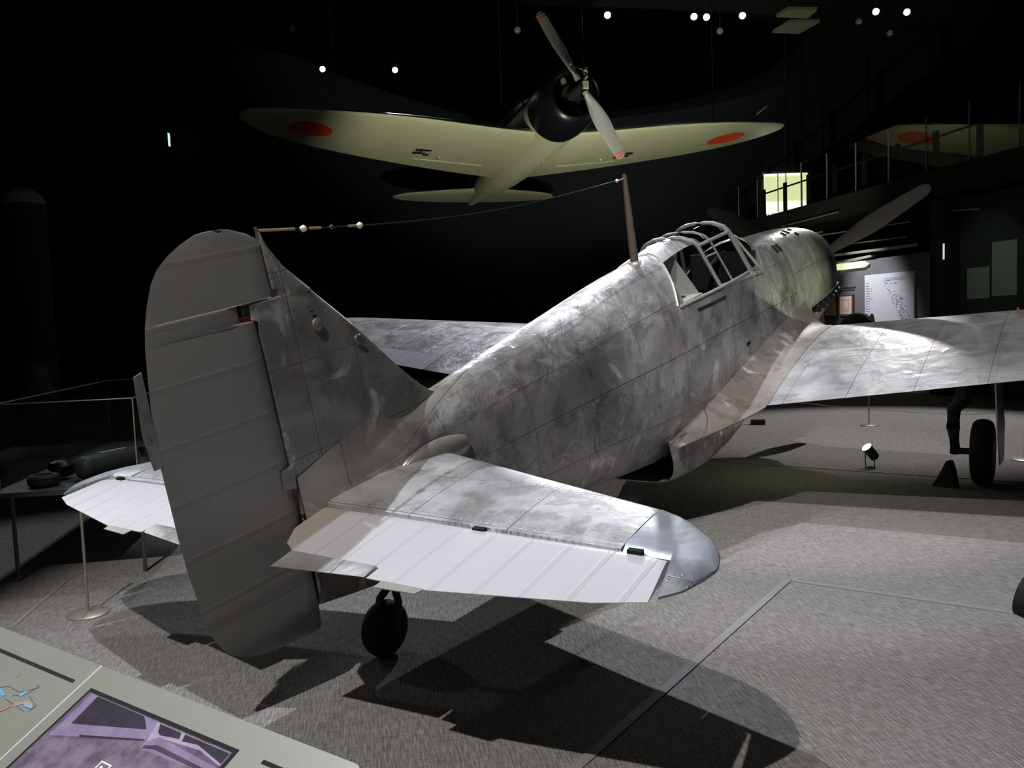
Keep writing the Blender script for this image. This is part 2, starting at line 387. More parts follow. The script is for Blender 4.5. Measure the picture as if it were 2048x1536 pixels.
# --- generic lifting surface
def surface(stn, prof, mat, name, parent, updir=(0, 0, 1), uvswap=False, cap=True, smooth=35):
    """stn: (LE point (s,r,z), TE point, thickness); prof: closed loop of (chord fraction, height fraction)"""
    V, U, F = [], [], []; n = len(prof); upv = Vector(updir)
    for le, te, th in stn:
        for x, y in prof:
            p = [le[j]+(te[j]-le[j])*x for j in range(3)]
            uu = p[2] if upv.y else p[1]
            V.append(H(p[0], p[1]+upv.y*y*th, p[2]+upv.z*y*th)); U.append((p[0], abs(uu)+(.0)))
    for i in range(len(stn)-1):
        for k in range(n): F.append([i*n+k, i*n+(k+1) % n, (i+1)*n+(k+1) % n, (i+1)*n+k])
    if cap: F.append(list(range(n))); F.append([(len(stn)-1)*n+k for k in range(n)][::-1])
    o = mesh(name, V, F, mat, parent, U, smooth); return fix_normals(o)
def foil(n, cut=1.0, camber=0.0, te=0.0):
    """closed airfoil loop for chord 0..cut, height in units of thickness"""
    up_, lo_ = [], []
    for i in range(n+1):
        x = cut*(1-math.cos(PI*i/n))/2
        y = 5*(.2969*math.sqrt(x)-.126*x-.3516*x*x+.2843*x**3-.1036*x**4)+te*x
        c = camber*4*x*(1-x); up_.append((x/cut, c+y)); lo_.append((x/cut, c-y))
    return up_[::-1]+lo_[1:]
STAB = [(0, 0), (.02, .28), (.08, .42), (.25, .5), (.6, .5), (.97, .34), (1, .30), (1, -.30), (.97, -.34), (.6, -.5), (.25, -.5), (.08, -.42), (.02, -.28)]
CTRL = [(0, .25), (.05, .42), (.15, .45), (.5, .28), (1, .03), (1, -.03), (.5, -.28), (.15, -.45), (.05, -.42), (0, -.25)]
zt = .205
for sd in (1, -1):
    S_ = lambda s, r, z=zt: (s, sd*r, z)
    tp = surface([(S_(7.60, .02), S_(8.40, .0), .11), (S_(7.68, .17), S_(8.402, .1), .105), (S_(7.88, .86), S_(8.41, .86), .085), (S_(8.068, 1.54), S_(8.418, 1.54), .06)], STAB, M['alu_tail'], 'tailplane', plane)
    tp['label'] = 'bare metal tailplane'
    surface([(S_(8.070, 1.545), S_(8.418, 1.545), .06), (S_(8.11, 1.63), S_(8.423, 1.736), .052), (S_(8.138, 1.679), S_(8.55, 1.765), .046), (S_(8.17, 1.72), S_(8.659, 1.789), .042), (S_(8.236, 1.794), S_(8.598, 1.845), .034), (S_(8.335, 1.867), S_(8.513, 1.877), .024), (S_(8.41, 1.890), S_(8.45, 1.892), .012)],
            [(0, 0), (.03, .35), (.12, .5), (.5, .5), (.9, .45), (1, .1), (1, -.1), (.9, -.45), (.5, -.5), (.12, -.5), (.03, -.35)], M['alu_tip'], 'tailplane_tip', tp)
    zr = zt-.006
    E_ = lambda s, r, z=zr: (s, sd*r, z)
    el = surface([(E_(8.405, .05), E_(8.60, .05), .05), (E_(8.405, .14), E_(8.72, .14), .06), (E_(8.405, .24), E_(8.775, .24), .062), (E_(8.405, .715), E_(8.775, .715), .062), (E_(8.407, .725), E_(8.852, .725), .06), (E_(8.408, 1.01), E_(8.853, 1.01), .056), (E_(8.409, 1.344), E_(8.79, 1.344), .05), (E_(8.41, 1.6), E_(8.742, 1.6), .045), (E_(8.43, 1.722), E_(8.683, 1.765), .04)],
                 CTRL, M['fab_elev'], 'elevator', plane, smooth=30)
    el['label'] = 'white fabric covered elevator'
    surface([(E_(8.778, .25), E_(8.90, .25), .030), (E_(8.778, .71), E_(8.848, .71), .030)], CTRL, M['alu_tail'], 'trim_tab', el)
    mb = MB(); mb.prism([H(8.848, sd*.80, zr+.002), H(8.895, sd*.80, zr+.001), H(8.885, sd*.985, zr+.001), H(8.848, sd*1.0, zr+.002)], (0, 0, -.004)); fix_normals(mb.build('balance_tab', M['alu_plain'], el))
    for rr in (.93, 1.60):
        mb = MB(); mb.box(H(8.425, sd*rr, zt+.012), (.055, .022, .03)); mb.build('hinge_bracket', M['void'], tp)
    # rounded fairing over the tailplane root
    V, F = [], []
    for i in range(13):
        a = i/12; s0 = 7.56+a*.44; R = .075*math.sin(PI*min(1, .12+a*.9))**.6+.004; rc = fHW(s0)*.93; 
        for k in range(10):
            th = -PI*.5+PI*k/9*1.0; V.append(H(s0, sd*(rc+R*.75*math.cos(th)), .235+R*math.sin(th)))
    for i in range(12):
        for k in range(9): F.append([i*10+k, i*10+k+1, (i+1)*10+k+1, (i+1)*10+k])
    fix_normals(mesh('tailplane_fairing', V, F, M['alu_fin_fillet'], plane, [(v.x, v.y) for v in V], 60))
# --- fin and rudder
LEf = pchip([.46, .485, .51, .563, .985, 1.203, 1.385, 1.452], [7.33, 7.45, 7.53, 7.601, 8.007, 8.229, 8.394, 8.412])
rows = []
zl = [.46, .475, .485, .50, .52, .563, .62, .70, .80, .90, 1.0, 1.08, 1.10]
ze = [.235, .27, .30, .33, .37, .43, .52, .63, .75, .87, .99, 1.075, 1.10]
tk = [.106, .106, .106, .105, .105, .105, .102, .098, .094, .09, .085, .08, .078]
for a, b, t_ in zip(zl, ze, tk): rows.append(((LEf(a), 0, a), (8.533, 0, b), t_))
rows += [((LEf(1.11), 0, 1.11), (8.556, 0, 1.11), .078), ((LEf(1.172), 0, 1.172), (8.556, 0, 1.172), .074), ((LEf(1.176), 0, 1.178), (8.395, 0, 1.178), .074), ((LEf(1.21), 0, 1.21), (8.395, 0, 1.21), .07), ((LEf(1.215), 0, 1.215), (8.412, 0, 1.215), .07), ((LEf(1.3), 0, 1.3), (8.413, 0, 1.3), .06), ((LEf(1.40), 0, 1.40), (8.415, 0, 1.40), .045), ((8.407, 0, 1.455), (8.418, 0, 1.455), .02)]
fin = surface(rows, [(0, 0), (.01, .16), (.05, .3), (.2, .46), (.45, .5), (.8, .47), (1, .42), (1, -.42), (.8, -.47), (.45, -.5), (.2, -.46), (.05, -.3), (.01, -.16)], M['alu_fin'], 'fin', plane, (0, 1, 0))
fin['label'] = 'dull bare metal fin'
# lit concave fillet between the foot of the fin and the fuselage spine
for sd in (1, -1):
    V, U, F = [], [], []; n, m = 26, 10
    for i in range(n+1):
        s = 7.20+(8.53-7.20)*i/n; zt_ = fZT(s)
        half = .002 if s < 7.46 else .05*min(1, ((s-7.46)/.5)**.5)+.002
        hgt = .115*min(1, max(0, (s-7.50)/.6))**1.2
        ro = max(half+.022, .01+(fHW(s)*.80-.01)*min(1, max(0, (s-7.20)/.75))); zi = zt_+hgt; zo = cowl_z(s, min(ro, fHW(s)*.97))
        if s > 8.2: zo -= (s-8.2)*.12
        for k in range(m):
            b_ = k/(m-1); r = half+(ro-half)*b_**1.7; z = zi+(zo-zi)*(1-(1-b_)**1.8)
            if r < fHW(s)*.95: z = max(z, cowl_z(s, r)+.003)
            V.append(H(s, sd*r, z)); U.append((s, z))
    for i in range(n):
        for k in range(m-1): F.append([i*m+k, (i+1)*m+k, (i+1)*m+k+1, i*m+k+1])
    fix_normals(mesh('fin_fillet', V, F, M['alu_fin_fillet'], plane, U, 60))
# riveted access panel and small fittings on the fin
mb = MB(); mb.lathe([(0, .030), (.006, .028), (.010, .018), (.011, .0)], H(8.235, .046, 1.02), (1, 0, 0), 20); fix_normals(mb.build('access_cap', M['alu_fin'], fin))
mb = MB(); mb.lathe([(0, .009), (.006, .006), (.007, 0)], H(8.25, .044, 1.085), (1, 0, 0), 12); fix_normals(mb.build('screw_boss', M['dark'], fin))
mb = MB(); mb.lathe([(0, .022), (.004, .019), (.005, .012), (.002, .0)], H(8.01, .046, .90), (1, 0, 0), 20); fix_normals(mb.build('round_cover', M['alu_fin'], fin))
# thin lapped skin plate along the foot of the fin
pl = [(7.60, .56), (7.94, .40), (7.98, .385), (8.0, .36), (8.06, .33), (8.10, .34), (8.12, .30), (8.3, .27), (7.9, .40), (7.5, .50)]
RUD_TE = [(8.60, -.316), (8.66, -.308), (8.779, -.29), (8.86, -.271), (8.933, -.239), (8.984, -.206), (9.029, -.156), (9.053, -.107), (9.068, -.045), (9.08, .031), (9.088, .129), (9.096, .26), (9.097, .368), (9.095, .5), (9.093, .66), (9.084, .769), (9.072, .879), (9.051, 1.005), (9.034, 1.1), (9.015, 1.173), (8.985, 1.255), (8.947, 1.332), (8.906, 1.383), (8.849, 1.425), (8.788, 1.457), (8.719, 1.484), (8.66, 1.491)]
fTE = pchip([z for s, z in RUD_TE], [s for s, z in RUD_TE])
rows = []
for z in sorted([z for s, z in RUD_TE]+[-.30, 1.103, 1.112, 1.172, 1.180, 1.184, .2, .6]):
    if z < -.31: le = 8.57
    elif z <= 1.105: le = 8.545
    elif z < 1.181: le = 8.614
    elif z < 1.43: le = 8.427
    else: le = pchip([1.43, 1.454, 1.484, 1.492], [8.436, 8.472, 8.557, 8.62])(z)
    t_ = .085 if -.2 < z < 1.0 else (.085-.06*(z-1.0)/.5 if z > 0 else .085-.5*(-.2-z))
    rows.append(((le, 0, z), (fTE(z), 0, z), max(.018, t_)))
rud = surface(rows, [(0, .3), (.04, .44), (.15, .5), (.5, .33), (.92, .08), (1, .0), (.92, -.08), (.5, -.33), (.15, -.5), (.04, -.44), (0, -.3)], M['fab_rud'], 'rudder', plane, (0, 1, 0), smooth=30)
rud['label'] = 'grey fabric covered rudder'
mb = MB(); mb.prism([H(9.07, -.002, 1.03), H(9.105, -.002, 1.02), H(9.13, -.002, .80), H(9.12, -.002, .66), H(9.085, -.002, .66)], (.004, 0, 0)); fix_normals(mb.build('trim_tab', M['alu_fin'], rud))
mb = MB(); mb.box(H(8.585, .0, 1.12), (.03, .04, .022)); mb.tube([H(8.54, 0, 1.125), H(8.62, 0, 1.125)], .012, 8); mb.build('hinge_lug', M['orange'], rud)
mb = MB(); mb.prism([H(8.53, .047, .47), H(8.60, .046, .46), H(8.605, .045, .38), H(8.54, .046, .36)], (.003, 0, 0)); fix_normals(mb.build('hinge_cover', M['alu_fin'], rud))
# brownish riveted plate ahead of the rudder foot
V, F = [], []
for i in range(7):
    s0 = 8.27+.24*i/6
    for k in range(9):
        r, z = section(s0, -1.25+1.05*k/8); V.append(H(s0, r+.003, z-.002))
for i in range(6):
    for k in range(8): F.append([i*9+k, (i+1)*9+k, (i+1)*9+k+1, i*9+k+1])
fix_normals(mesh('skin_plate', V, F, M['alu_fillet'], plane, [(v.y, v.z) for v in V], 60))
# --- wings
WD = -.475; CB = .08
def wing_le(r): return 2.12+.14*r
def wing_te(r): return 4.62-.085*r
def wing_z(s, r): return WD+.105*abs(r)-.02*s
AIL = .80
WF = foil(16, 1.0, .18)
def wing_station(r, cut0=0, cut1=1):
    le, te = wing_le(r), wing_te(r)
    if r > 4.9:
        t = (r-4.9)/1.1; k = math.sqrt(max(0, 1-t**2.2)); c = 3.58+.02*t; le, te = c-(c-le)*k, c+(te-c)*k
    return le, te
def airfoil_y(x, t): 
    y = 5*t*(.2969*math.sqrt(max(x, 0))-.126*x-.3516*x*x+.2843*x**3-.1036*x**4); return y
def wing_thick(r): 
    le, te = wing_station(r); return (te-le)*(.125-.007*r)
def wing_upper(s, r):
    le, te = wing_station(abs(r)); x = (s-le)/(te-le); return wing_z(s, r)+airfoil_y(x, 1)*wing_thick(abs(r))+CB*4*x*(1-x)*wing_thick(abs(r))
def wing_part(name, sd, rs, x0, x1, mat, parent):
    """strip of the wing between chord fractions x0..x1"""
    n = 22; V, U, F = [], [], []; xs = [x0+(x1-x0)*((1-math.cos(PI*i/n))/2 if x0 == 0 else i/n) for i in range(n+1)]
    m = 2*(n+1)
    for r in rs:
        le, te = wing_station(r); th = wing_thick(r)
        for sgn, seq in ((1, xs), (-1, xs[::-1])):
            for x in seq:
                s = le+(te-le)*x; z = wing_z(s, r)+sgn*airfoil_y(x, 1)*th+CB*4*x*(1-x)*th
                V.append(H(s, sd*r, z)); U.append((s, r))
    for i in range(len(rs)-1):
        for k in range(m): F.append([i*m+k, i*m+(k+1) % m, (i+1)*m+(k+1) % m, (i+1)*m+k])
    F.append(list(range(m))); F.append([(len(rs)-1)*m+k for k in range(m)])
    return fix_normals(mesh(name, V, F, mat, parent, U, 40))
for sd in (1, -1):
    wg = wing_part('wing', sd, [.25, .5, .75, 1.0, 1.4, 1.8, 2.2, 2.6, 2.88], 0, 1, M['alu_wing'], plane)
    wo = wing_part('outer_wing_panel', sd, [2.884, 3.2, 3.8, 4.4, 4.9, 5.15, 5.4], 0, AIL-.004, M['alu_wing'], wg)
    wing_part('wing_tip', sd, [5.402, 5.55, 5.7, 5.82, 5.9, 5.95, 5.98, 5.995], 0, 1, M['alu_wing'], wg)
    wing_part('aileron', sd, [2.89, 3.4, 4.0, 4.6, 4.9, 5.15, 5.395], AIL, 1, M['fab_elev' if sd < 0 else 'alu_wing'], wg)
    # undercarriage
    ws = -2.28; wx = sd*2.02
    leg = fix_normals(MB().tube([W2H(sd*1.90, -2.55, 1.24), W2H(sd*1.90, -2.50, 1.02)], .078, 14).tube([W2H(sd*1.90, -2.50, 1.04), W2H(sd*1.88, -2.46, .80)], .060, 12).tube([W2H(sd*1.89, -2.46, .80), W2H(sd*1.80, -2.40, .70), W2H(sd*1.785, -2.33, .52), W2H(sd*1.80, -2.28, .28)], [.07, .062, .058, .05], 12).tube([W2H(sd*1.80, -2.28, .30), W2H(sd*2.06, -2.28, .30)], .03, 10).build('main_gear_leg', M['dark'], plane))
    wheel = MB(); prof = []
    for k in range(17):
        a = PI*k/16; prof.append((-.085*math.cos(a), .21+.09*math.sin(a)**.55))
    wheel.lathe(prof, W2H(wx, ws, .30), (1, 0, 0), 40)
    wl = fix_normals(wheel.build('wheel', M['black'], leg)); wl['label'] = 'black rubber main wheel'
    fix_normals(MB().lathe([(-.09, .06), (-.08, .16), (.08, .16), (.09, .06)], W2H(wx, ws, .30), (1, 0, 0), 28).build('wheel_hub', M['dark'], wl))
    mb = MB(); mb.prism([W2H(sd*2.13, -2.62, 1.12), W2H(sd*2.135, -2.36, 1.12), W2H(sd*2.16, -2.05, .55), W2H(sd*2.16, -2.12, .22), W2H(sd*2.16, -2.45, .22), W2H(sd*2.15, -2.58, .6)], (.012*sd, 0, 0)); fix_normals(mb.build('gear_door', M['alu_plain'], leg))
    MB().tube([W2H(sd*1.97, -2.52, 1.1), W2H(sd*2.11, -2.42, .92), W2H(sd*2.12, -2.4, .86)], .02, 8).build('door_link', M['dark'], leg)
# fillets between fuselage and wing
for sd in (1, -1):
    V, U, F = [], [], []; n = 28; m = 15
    for i in range(n+1):
        a = i/n; s = 2.16+a*(5.40-2.16)
        # inboard edge on the fuselage side, rising edge; outboard edge on the wing
        zin = -.10-.26*a-.16*a**3; hw = fHW(s)
        te = wing_te(.75)
        if s < te: so, ro = s, .76-.10*max(0, (2.6-s)/.5); zo = wing_upper(max(so, wing_le(ro)+.03), ro)+.004
        else:
            t = (s-te)/(5.40-te); so, ro = s, .76-.36*t**1.3; zo = wing_z(te, .75)-.055*t
        th = math.asin(min(1, max(-1, (zin-fZC(s))/((fZC(s)-fZB(s)))))); rin = section(s, th)[0]-.006
        for k in range(m):
            b = k/(m-1); q = 1-(1-b)**2.3
            r = rin+(ro-rin)*b; z = zin+(zo-zin)*(1-(1-b)**2.6)
            V.append(H(s, sd*r, z)); U.append((s, r+z))
    for i in range(n):
        for k in range(m-1): F.append([i*m+k, (i+1)*m+k, (i+1)*m+k+1, i*m+k+1])
    # closing skin beneath, behind the trailing edge
    b0 = len(V)
    for i in range(n+1):
        o_ = V[i*m+m-1]; e_ = V[i*m]
        V.append(Vector((o_.x*.985, o_.y, o_.z-.012))); U.append(U[i*m+m-1]); V.append(Vector((sd*(fHW(2.16+i/n*3.24)*.8), o_.y, o_.z-.05))); U.append(U[i*m])
    for i in range(n):
        F.append([i*m+m-1, (i+1)*m+m-1, b0+2*(i+1), b0+2*i]); F.append([b0+2*i, b0+2*(i+1), b0+2*(i+1)+1, b0+2*i+1])
    F.append([n*m+k for k in range(m)]+[b0+2*n, b0+2*n+1])
    fix_normals(mesh('wing_fillet', V, F, M['alu_fillet'], plane, U, 50))
# wing fittings
MB().tube([H(2.75, -2.55, wing_upper(2.9, 2.55)-.07), H(2.30, -2.55, wing_upper(2.9, 2.55)+.0), H(1.85, -2.55, wing_upper(2.9, 2.55)+.02)], [.035, .03, .022], 10).build('gun_barrel', M['alu_plain'], plane)
MB().tube([H(1.9, -2.55, wing_upper(2.9, 2.55)+.018), H(1.35, -2.55, wing_upper(2.9, 2.55)+.04)], .012, 8).build('gun_muzzle', M['alu_plain'], plane)
MB().tube([H(2.62, 2.30, wing_upper(2.62, 2.30)-.01), H(2.62, 2.30, wing_upper(2.62, 2.30)+.022)], .010, 8).build('gear_indicator_pin', M['red'], plane)
# radiator bath
V, F, U = [], [], []
RB = [(3.55, .20, -.80, -.72), (3.72, .30, -.885, -.66), (3.95, .352, -.93, -.60), (4.3, .37, -.965, -.55), (4.7, .372, -.968, -.52), (5.05, .37, -.925, -.50), (5.30, .362, -.875, -.50), (5.40, .358, -.855, -.50)]
RBn = 21
def rb_ring(s, hw, zb, ztop, dr=0, slant=True):
    out = []
    for k in range(RBn):
        a = PI*k/(RBn-1); c, sn = math.cos(a), math.sin(a); e = .42
        r = (hw-dr)*math.copysign(abs(c)**e, c); z = ztop-(ztop-zb-dr)*abs(sn)**.55
        ss = s+(.10*(z-zb)/(ztop-zb) if s > 5.2 else 0)
        out.append(H(ss, r, z))
    return out
for q in RB: V += rb_ring(*q)
for q in RB[::-1][:4]: V += rb_ring(*q, dr=.012)
U = [(-v.y-OFF_Y, v.x+v.z) for v in V]
nr = len(RB)+4
for i in range(nr-1):
    for k in range(RBn-1): F.append([i*RBn+k, i*RBn+k+1, (i+1)*RBn+k+1, (i+1)*RBn+k])
F.append(list(range(RBn)))
bath = fix_normals(mesh('radiator_bath', V, F, M['alu_fus'], plane, U, 40))
mb = MB(); mb.add([v for v in rb_ring(4.75, .36, -.955, -.5)], [list(range(RBn))]); mb.build('radiator_core', M['void'], bath, 0)
# --- cockpit, windscreen, sliding hood, plate hole
ck = MB()
ck.box(H(4.2, 0, -.05), (.64, 1.6, .02)); ck.box(H(4.2, .33, .15), (.02, 1.6, .42)); ck.box(H(4.2, -.33, .15), (.02, 1.6, .42))
ck.build('cockpit_tub', plain('dark_cockpit_paint', (.05, .05, .046), .7), plane)
mb = MB(); arc = [H(4.98, .36*math.cos(a), .30+.46*math.sin(a)) for a in np.linspace(0, PI, 18)]
mb.prism(arc+[H(4.98, -.36, -.03), H(4.98, .36, -.03)], (0, -.012, 0)); fix_normals(mb.build('rear_bulkhead', M['cockpit'], plane))
mb = MB(); mb.prism([H(4.62, .33, .42), H(4.62, .13, .74), H(4.62, -.13, .74), H(4.62, -.33, .42), H(4.62, -.33, .36), H(4.62, .33, .36)], (0, -.015, 0)); fix_normals(mb.build('roll_bar_plate', M['cockpit'], plane))
mb = MB(); mb.lathe([(0, .085), (.03, .08), (.045, .05), (.048, 0)], H(4.636, .0, .585), (0, -1, 0), 24); fix_normals(mb.build('plate_hole_disc', M['dark'], plane))  # dark disc laid on the plate to stand for its oval hole
mb = MB(); mb.box(H(4.80, .0, .43), (.70, .36, .014)); shelf = mb.build('parcel_shelf', M['cockpit'], plane)
for rr, ss, ra in ((.20, 4.78, .07), (-.2, 4.78, .07), (.27, 4.93, .04)):
    mb = MB(); mb.lathe([(0, ra), (.002, ra), (.0025, 0)], H(ss, rr, .438), (0, 0, 1), 24); fix_normals(mb.build('lightening_hole', M['void'], shelf))
mb = MB(); mb.box(H(3.25, 0, .38), (.62, .03, .36)); mb.build('instrument_panel', M['dark'], plane)
mb = MB(); mb.tube([H(3.55, -.02, .46), H(3.3, -.02, .52), H(3.15, -.02, .54)], [.02, .03, .035], 10); mb.build('gun_sight', M['dark'], plane)
def bar(pts, w_, name, parent, mat=None):
    return MB().tube([H(*p) for p in pts], w_, 6).build(name, mat or M['alu_plain'], parent)
def hood_xy(f):
    """f: -1 (port sill) .. 1 (starboard sill) profile of the hood as (r, rise 0..1)"""
    a = abs(f); sg = 1 if f >= 0 else -1
    P = [(0, 1.0), (.12, .975), (.205, .90), (.245, .80), (.375, 0)]; T = [0, .25, .42, .5, 1]
    r = float(np.interp(a, T, [p[0] for p in P])); h = float(np.interp(a, T, [p[1] for p in P])); return sg*r, h
def hood_pt(v, f, out=0):
    """v 0 front .. 1 rear"""
    r, h = hood_xy(f); lo = .385+.035*v; tp = .895-.035*v
    s_lo = 3.56+.745*v; s_hi = 3.74+.665*v
    return (s_lo+(s_hi-s_lo)*h, r*(1+out), lo+(tp-lo)*h)
fr = MB(); FS = list(np.linspace(-1, 1, 25))
for v_, w_ in ((0, .016), (1, .017)): fr.tube([H(*hood_pt(v_, f)) for f in FS], w_, 6)
for f, w_ in ((1, .020), (-1, .020), (.5, .015), (-.5, .015)): fr.tube([H(*hood_pt(v, f)) for v in (0, .5, 1)], w_, 6)
fr.tube([H(*hood_pt(.62, f)) for f in FS], .010, 6)
for sg in (1, -1): fr.tube([H(*hood_pt(v, sg*.64)) for v in (.62, 1)], .008, 6)
hood = fr.build('sliding_hood', M['alu_plain'], plane); hood['label'] = 'framed sliding hood'
def pane(v0, v1, f0, f1, name='hood_pane', fn=hood_pt, par=None, mat=None):
    n_, m_ = 2, 8; V = []; F = []
    for i in range(n_+1):
        for j in range(m_+1): V.append(H(*fn(v0+(v1-v0)*i/n_, f0+(f1-f0)*j/m_)))
    for i in range(n_):
        for j in range(m_): F.append([i*(m_+1)+j, (i+1)*(m_+1)+j, (i+1)*(m_+1)+j+1, i*(m_+1)+j+1])
    return mesh(name, V, F, mat or M['glass'], par, smooth=30)
for v0, v1 in ((0, .62), (.62, 1)):
    for f0, f1 in ((-1, -.5), (-.5, .5), (.5, 1)): pane(v0, v1, f0, f1, par=hood)
# windscreen: front panel and two side panels
def wind_pt(v, f):
    """v 0 = base line on the cowling, 1 = top arch shared with the hood"""
    t_ = hood_pt(0, f); a = abs(f); sg = 1 if f >= 0 else -1
    if a <= .46:
        b_ = a/.46; sb = 2.83+.43*b_**1.6; rb = .372*b_; base = (sb, sg*rb, cowl_z(sb, rb)+.012)
    else:
        b_ = (a-.46)/.54; c0 = cowl_z(3.26, .372)+.012; base = (3.26+.27*b_, sg*(.372+.008*b_), c0+(.395-c0)*b_)
    t2 = (t_[0]-.035, t_[1], t_[2]); return tuple(base[i]+(t2[i]-base[i])*v for i in range(3))
wsf = MB()
wsf.tube([H(*wind_pt(0, f)) for f in FS], .016, 6); wsf.tube([H(*wind_pt(1, f)) for f in FS], .015, 6)
for f in (.46, -.46): wsf.tube([H(*wind_pt(v, f)) for v in (0, .5, 1)], .015, 6)
for f in (1, -1): wsf.tube([H(*wind_pt(v, f)) for v in (0, .5, 1)], .016, 6)
ws_ = wsf.build('windscreen', M['alu_plain'], plane); ws_['label'] = 'framed windscreen'
for f0, f1 in ((-1, -.46), (-.46, .46), (.46, 1)): pane(0, 1, f0, f1, 'windscreen_pane', wind_pt, ws_)
# sill rails
for sd in (1, -1):
    bar([(s, sd*(section(s, sill_th(s))[0]+.006), .425) for s in np.linspace(3.45, 5.1, 10)], .012, 'canopy_sill', plane)
    bar([(s, sd*(section(s, sill_th(s)-.12)[0]+.004), section(s, sill_th(s)-.12)[1]) for s in np.linspace(4.3, 4.85, 5)], .009, 'hood_rail', plane, M['void'])
bar([( *[fus_point(5.12, NA+NB*t)[0]], section(*fus_point(5.12, NA+NB*t))[0]+.003, section(*fus_point(5.12, NA+NB*t))[1]) for t in np.linspace(0, 1, 12)]+[(fus_point(5.12, NA+NB*t)[0], -section(*fus_point(5.12, NA+NB*t))[0]-.003, section(*fus_point(5.12, NA+NB*t))[1]) for t in np.linspace(.95, 0, 12)], .008, 'cockpit_rim', plane)
# mast and aerial wire
fix_normals(MB().tube([H(5.02, 0, .74), H(5.025, 0, .95), H(5.03, 0, 1.39), H(5.03, 0, 1.42)], [.032, .030, .019, .010], 12).build('antenna_mast', M['rust'], plane))
fix_normals(MB().lathe([(0, .055), (.012, .05), (.02, .03), (.021, 0)], H(5.02, 0, .756), (0, 0, 1), 16).build('mast_base', M['alu_plain'], plane))
A_, B_ = (8.415, 0, 1.462), (5.035, 0, 1.385)
wire = [tuple(A_[i]+(B_[i]-A_[i])*t-(.085*math.sin(PI*t)*(1-.3*t) if i == 2 else 0) for i in range(3)) for t in np.linspace(0, 1, 40)]
aw = MB().tube([H(*p) for p in wire], .0035, 6).build('antenna_wire', M['dark'], plane)
def wire_at(t): i = t*39; k = min(int(i), 38); return Vector(H(*wire[k])).lerp(Vector(H(*wire[k+1])), i-k)
for t0, rr, mt in ((.075, .016, 'cream'), (.178, .016, 'cream'), (.125, .012, 'dark'), (.965, .013, 'cream')):
    p = wire_at(t0); dr = wire_at(t0+.01)-p
    fix_normals(MB().lathe([(-rr*1.25, .003), (-rr*.9, rr*.6), (0, rr), (rr*.9, rr*.6), (rr*1.25, .003)], p, dr, 14).build('insulator', M[mt], aw))
MB().tube([wire_at(t) for t in (0.0, .03, .06)], .006, 8).build('wire_fitting', M['copper'], aw)
MB().tube([wire_at(t) for t in (.085, .105)], .006, 8).build('wire_fitting', M['copper'], aw)
MB().tube([wire_at(t) for t in (.155, .17)], .006, 8).build('wire_fitting', M['copper'], aw)
MB().tube([wire_at(t) for t in (.97, .999)], .006, 8).build('wire_fitting', M['copper'], aw)
fix_normals(MB().tube([H(8.408, 0, 1.43), H(8.418, 0, 1.475)], [.012, .007], 8).build('aerial_post', M['rust'], fin))
# tail wheel
tw = fix_normals(MB().tube([W2H(.02, -7.80, .46), W2H(.01, -7.83, .34)], .028, 12).tube([W2H(.0, -7.83, .36), W2H(.062, -7.86, .27), W2H(.066, -7.90, .14)], .02, 10).tube([W2H(.0, -7.83, .36), W2H(-.062, -7.86, .27), W2H(-.066, -7.90, .14)], .02, 10).tube([W2H(-.07, -7.9, .14), W2H(.07, -7.9, .14)], .016, 10).build('tail_wheel_fork', M['dark'], plane))
prof = [(-.05*math.cos(PI*k/14), .085+.055*math.sin(PI*k/14)**.6) for k in range(15)]
fix_normals(MB().lathe(prof, W2H(0, -7.90, .14), (1, 0, 0), 32).build('tail_wheel', M['black'], tw))
MB().tube([W2H(.03, -7.80, .37), W2H(.055, -7.79, .355), W2H(.06, -7.79, .33), W2H(.035, -7.8, .32)], .006, 6).build('tow_ring', M['dark'], tw)
# propeller
pr = fix_normals(MB().lathe([(0, .02), (-.02, .10), (.06, .13), (.2, .14), (.25, .13)], H(.36, 0, 0), (0, -1, 0), 24).build('propeller', M['prop_brown'], plane))
def blade(parent, fn, L, mat, w0=.15, name='propeller_blade', r0=.12, twist=(1.05, .42), tipw=.6, nose=.0):
    """fn(radial, tangential, axial) -> local point"""
    V, F = [], []; n = 12; R = [r0, r0+.06, r0+.14]+list(np.linspace(.32, .93, 9)*L)+[.965*L, .985*L, .996*L]
    for rr in R:
        a = rr/L; ch = w0*(.42+.0*a) if a < .14 else w0*(.42+.58*math.sin(min(1, (a-.14)/.38)*PI/2))
        if a > .55: ch *= 1-(1-tipw)*((a-.55)/.38) if a < .93 else tipw*math.sqrt(max(.02, 1-((a-.93)/.07)**2))
        th = max(.008, .075*(1-a)**1.3+.008); th = min(th, ch) ; tw_ = twist[0]+(twist[1]-twist[0])*min(1, a*1.15)
        if a < .16: th = ch
        for k in range(n):
            q = 2*PI*k/n; x = ch/2*math.cos(q); y = th/2*math.sin(q)
            V.append(fn(rr, x*math.cos(tw_)-y*math.sin(tw_), x*math.sin(tw_)+y*math.cos(tw_)))
    for i in range(len(R)-1):
        for k in range(n): F.append([i*n+k, i*n+(k+1) % n, (i+1)*n+(k+1) % n, (i+1)*n+k])
    F.append(list(range(n))); F.append([(len(R)-1)*n+k for k in range(n)])
    return fix_normals(mesh(name, V, F, mat, parent, smooth=50))
for j in range(3):
    an = math.radians(29.6+120*j); er = (math.cos(an), math.sin(an)); et = (-er[1], er[0])
    blade(pr, lambda rr, x, y: H(.28+y, rr*er[0]+x*et[0], rr*er[1]+x*et[1]), 1.50, M['prop_brown'], .24, twist=(.9, .30))
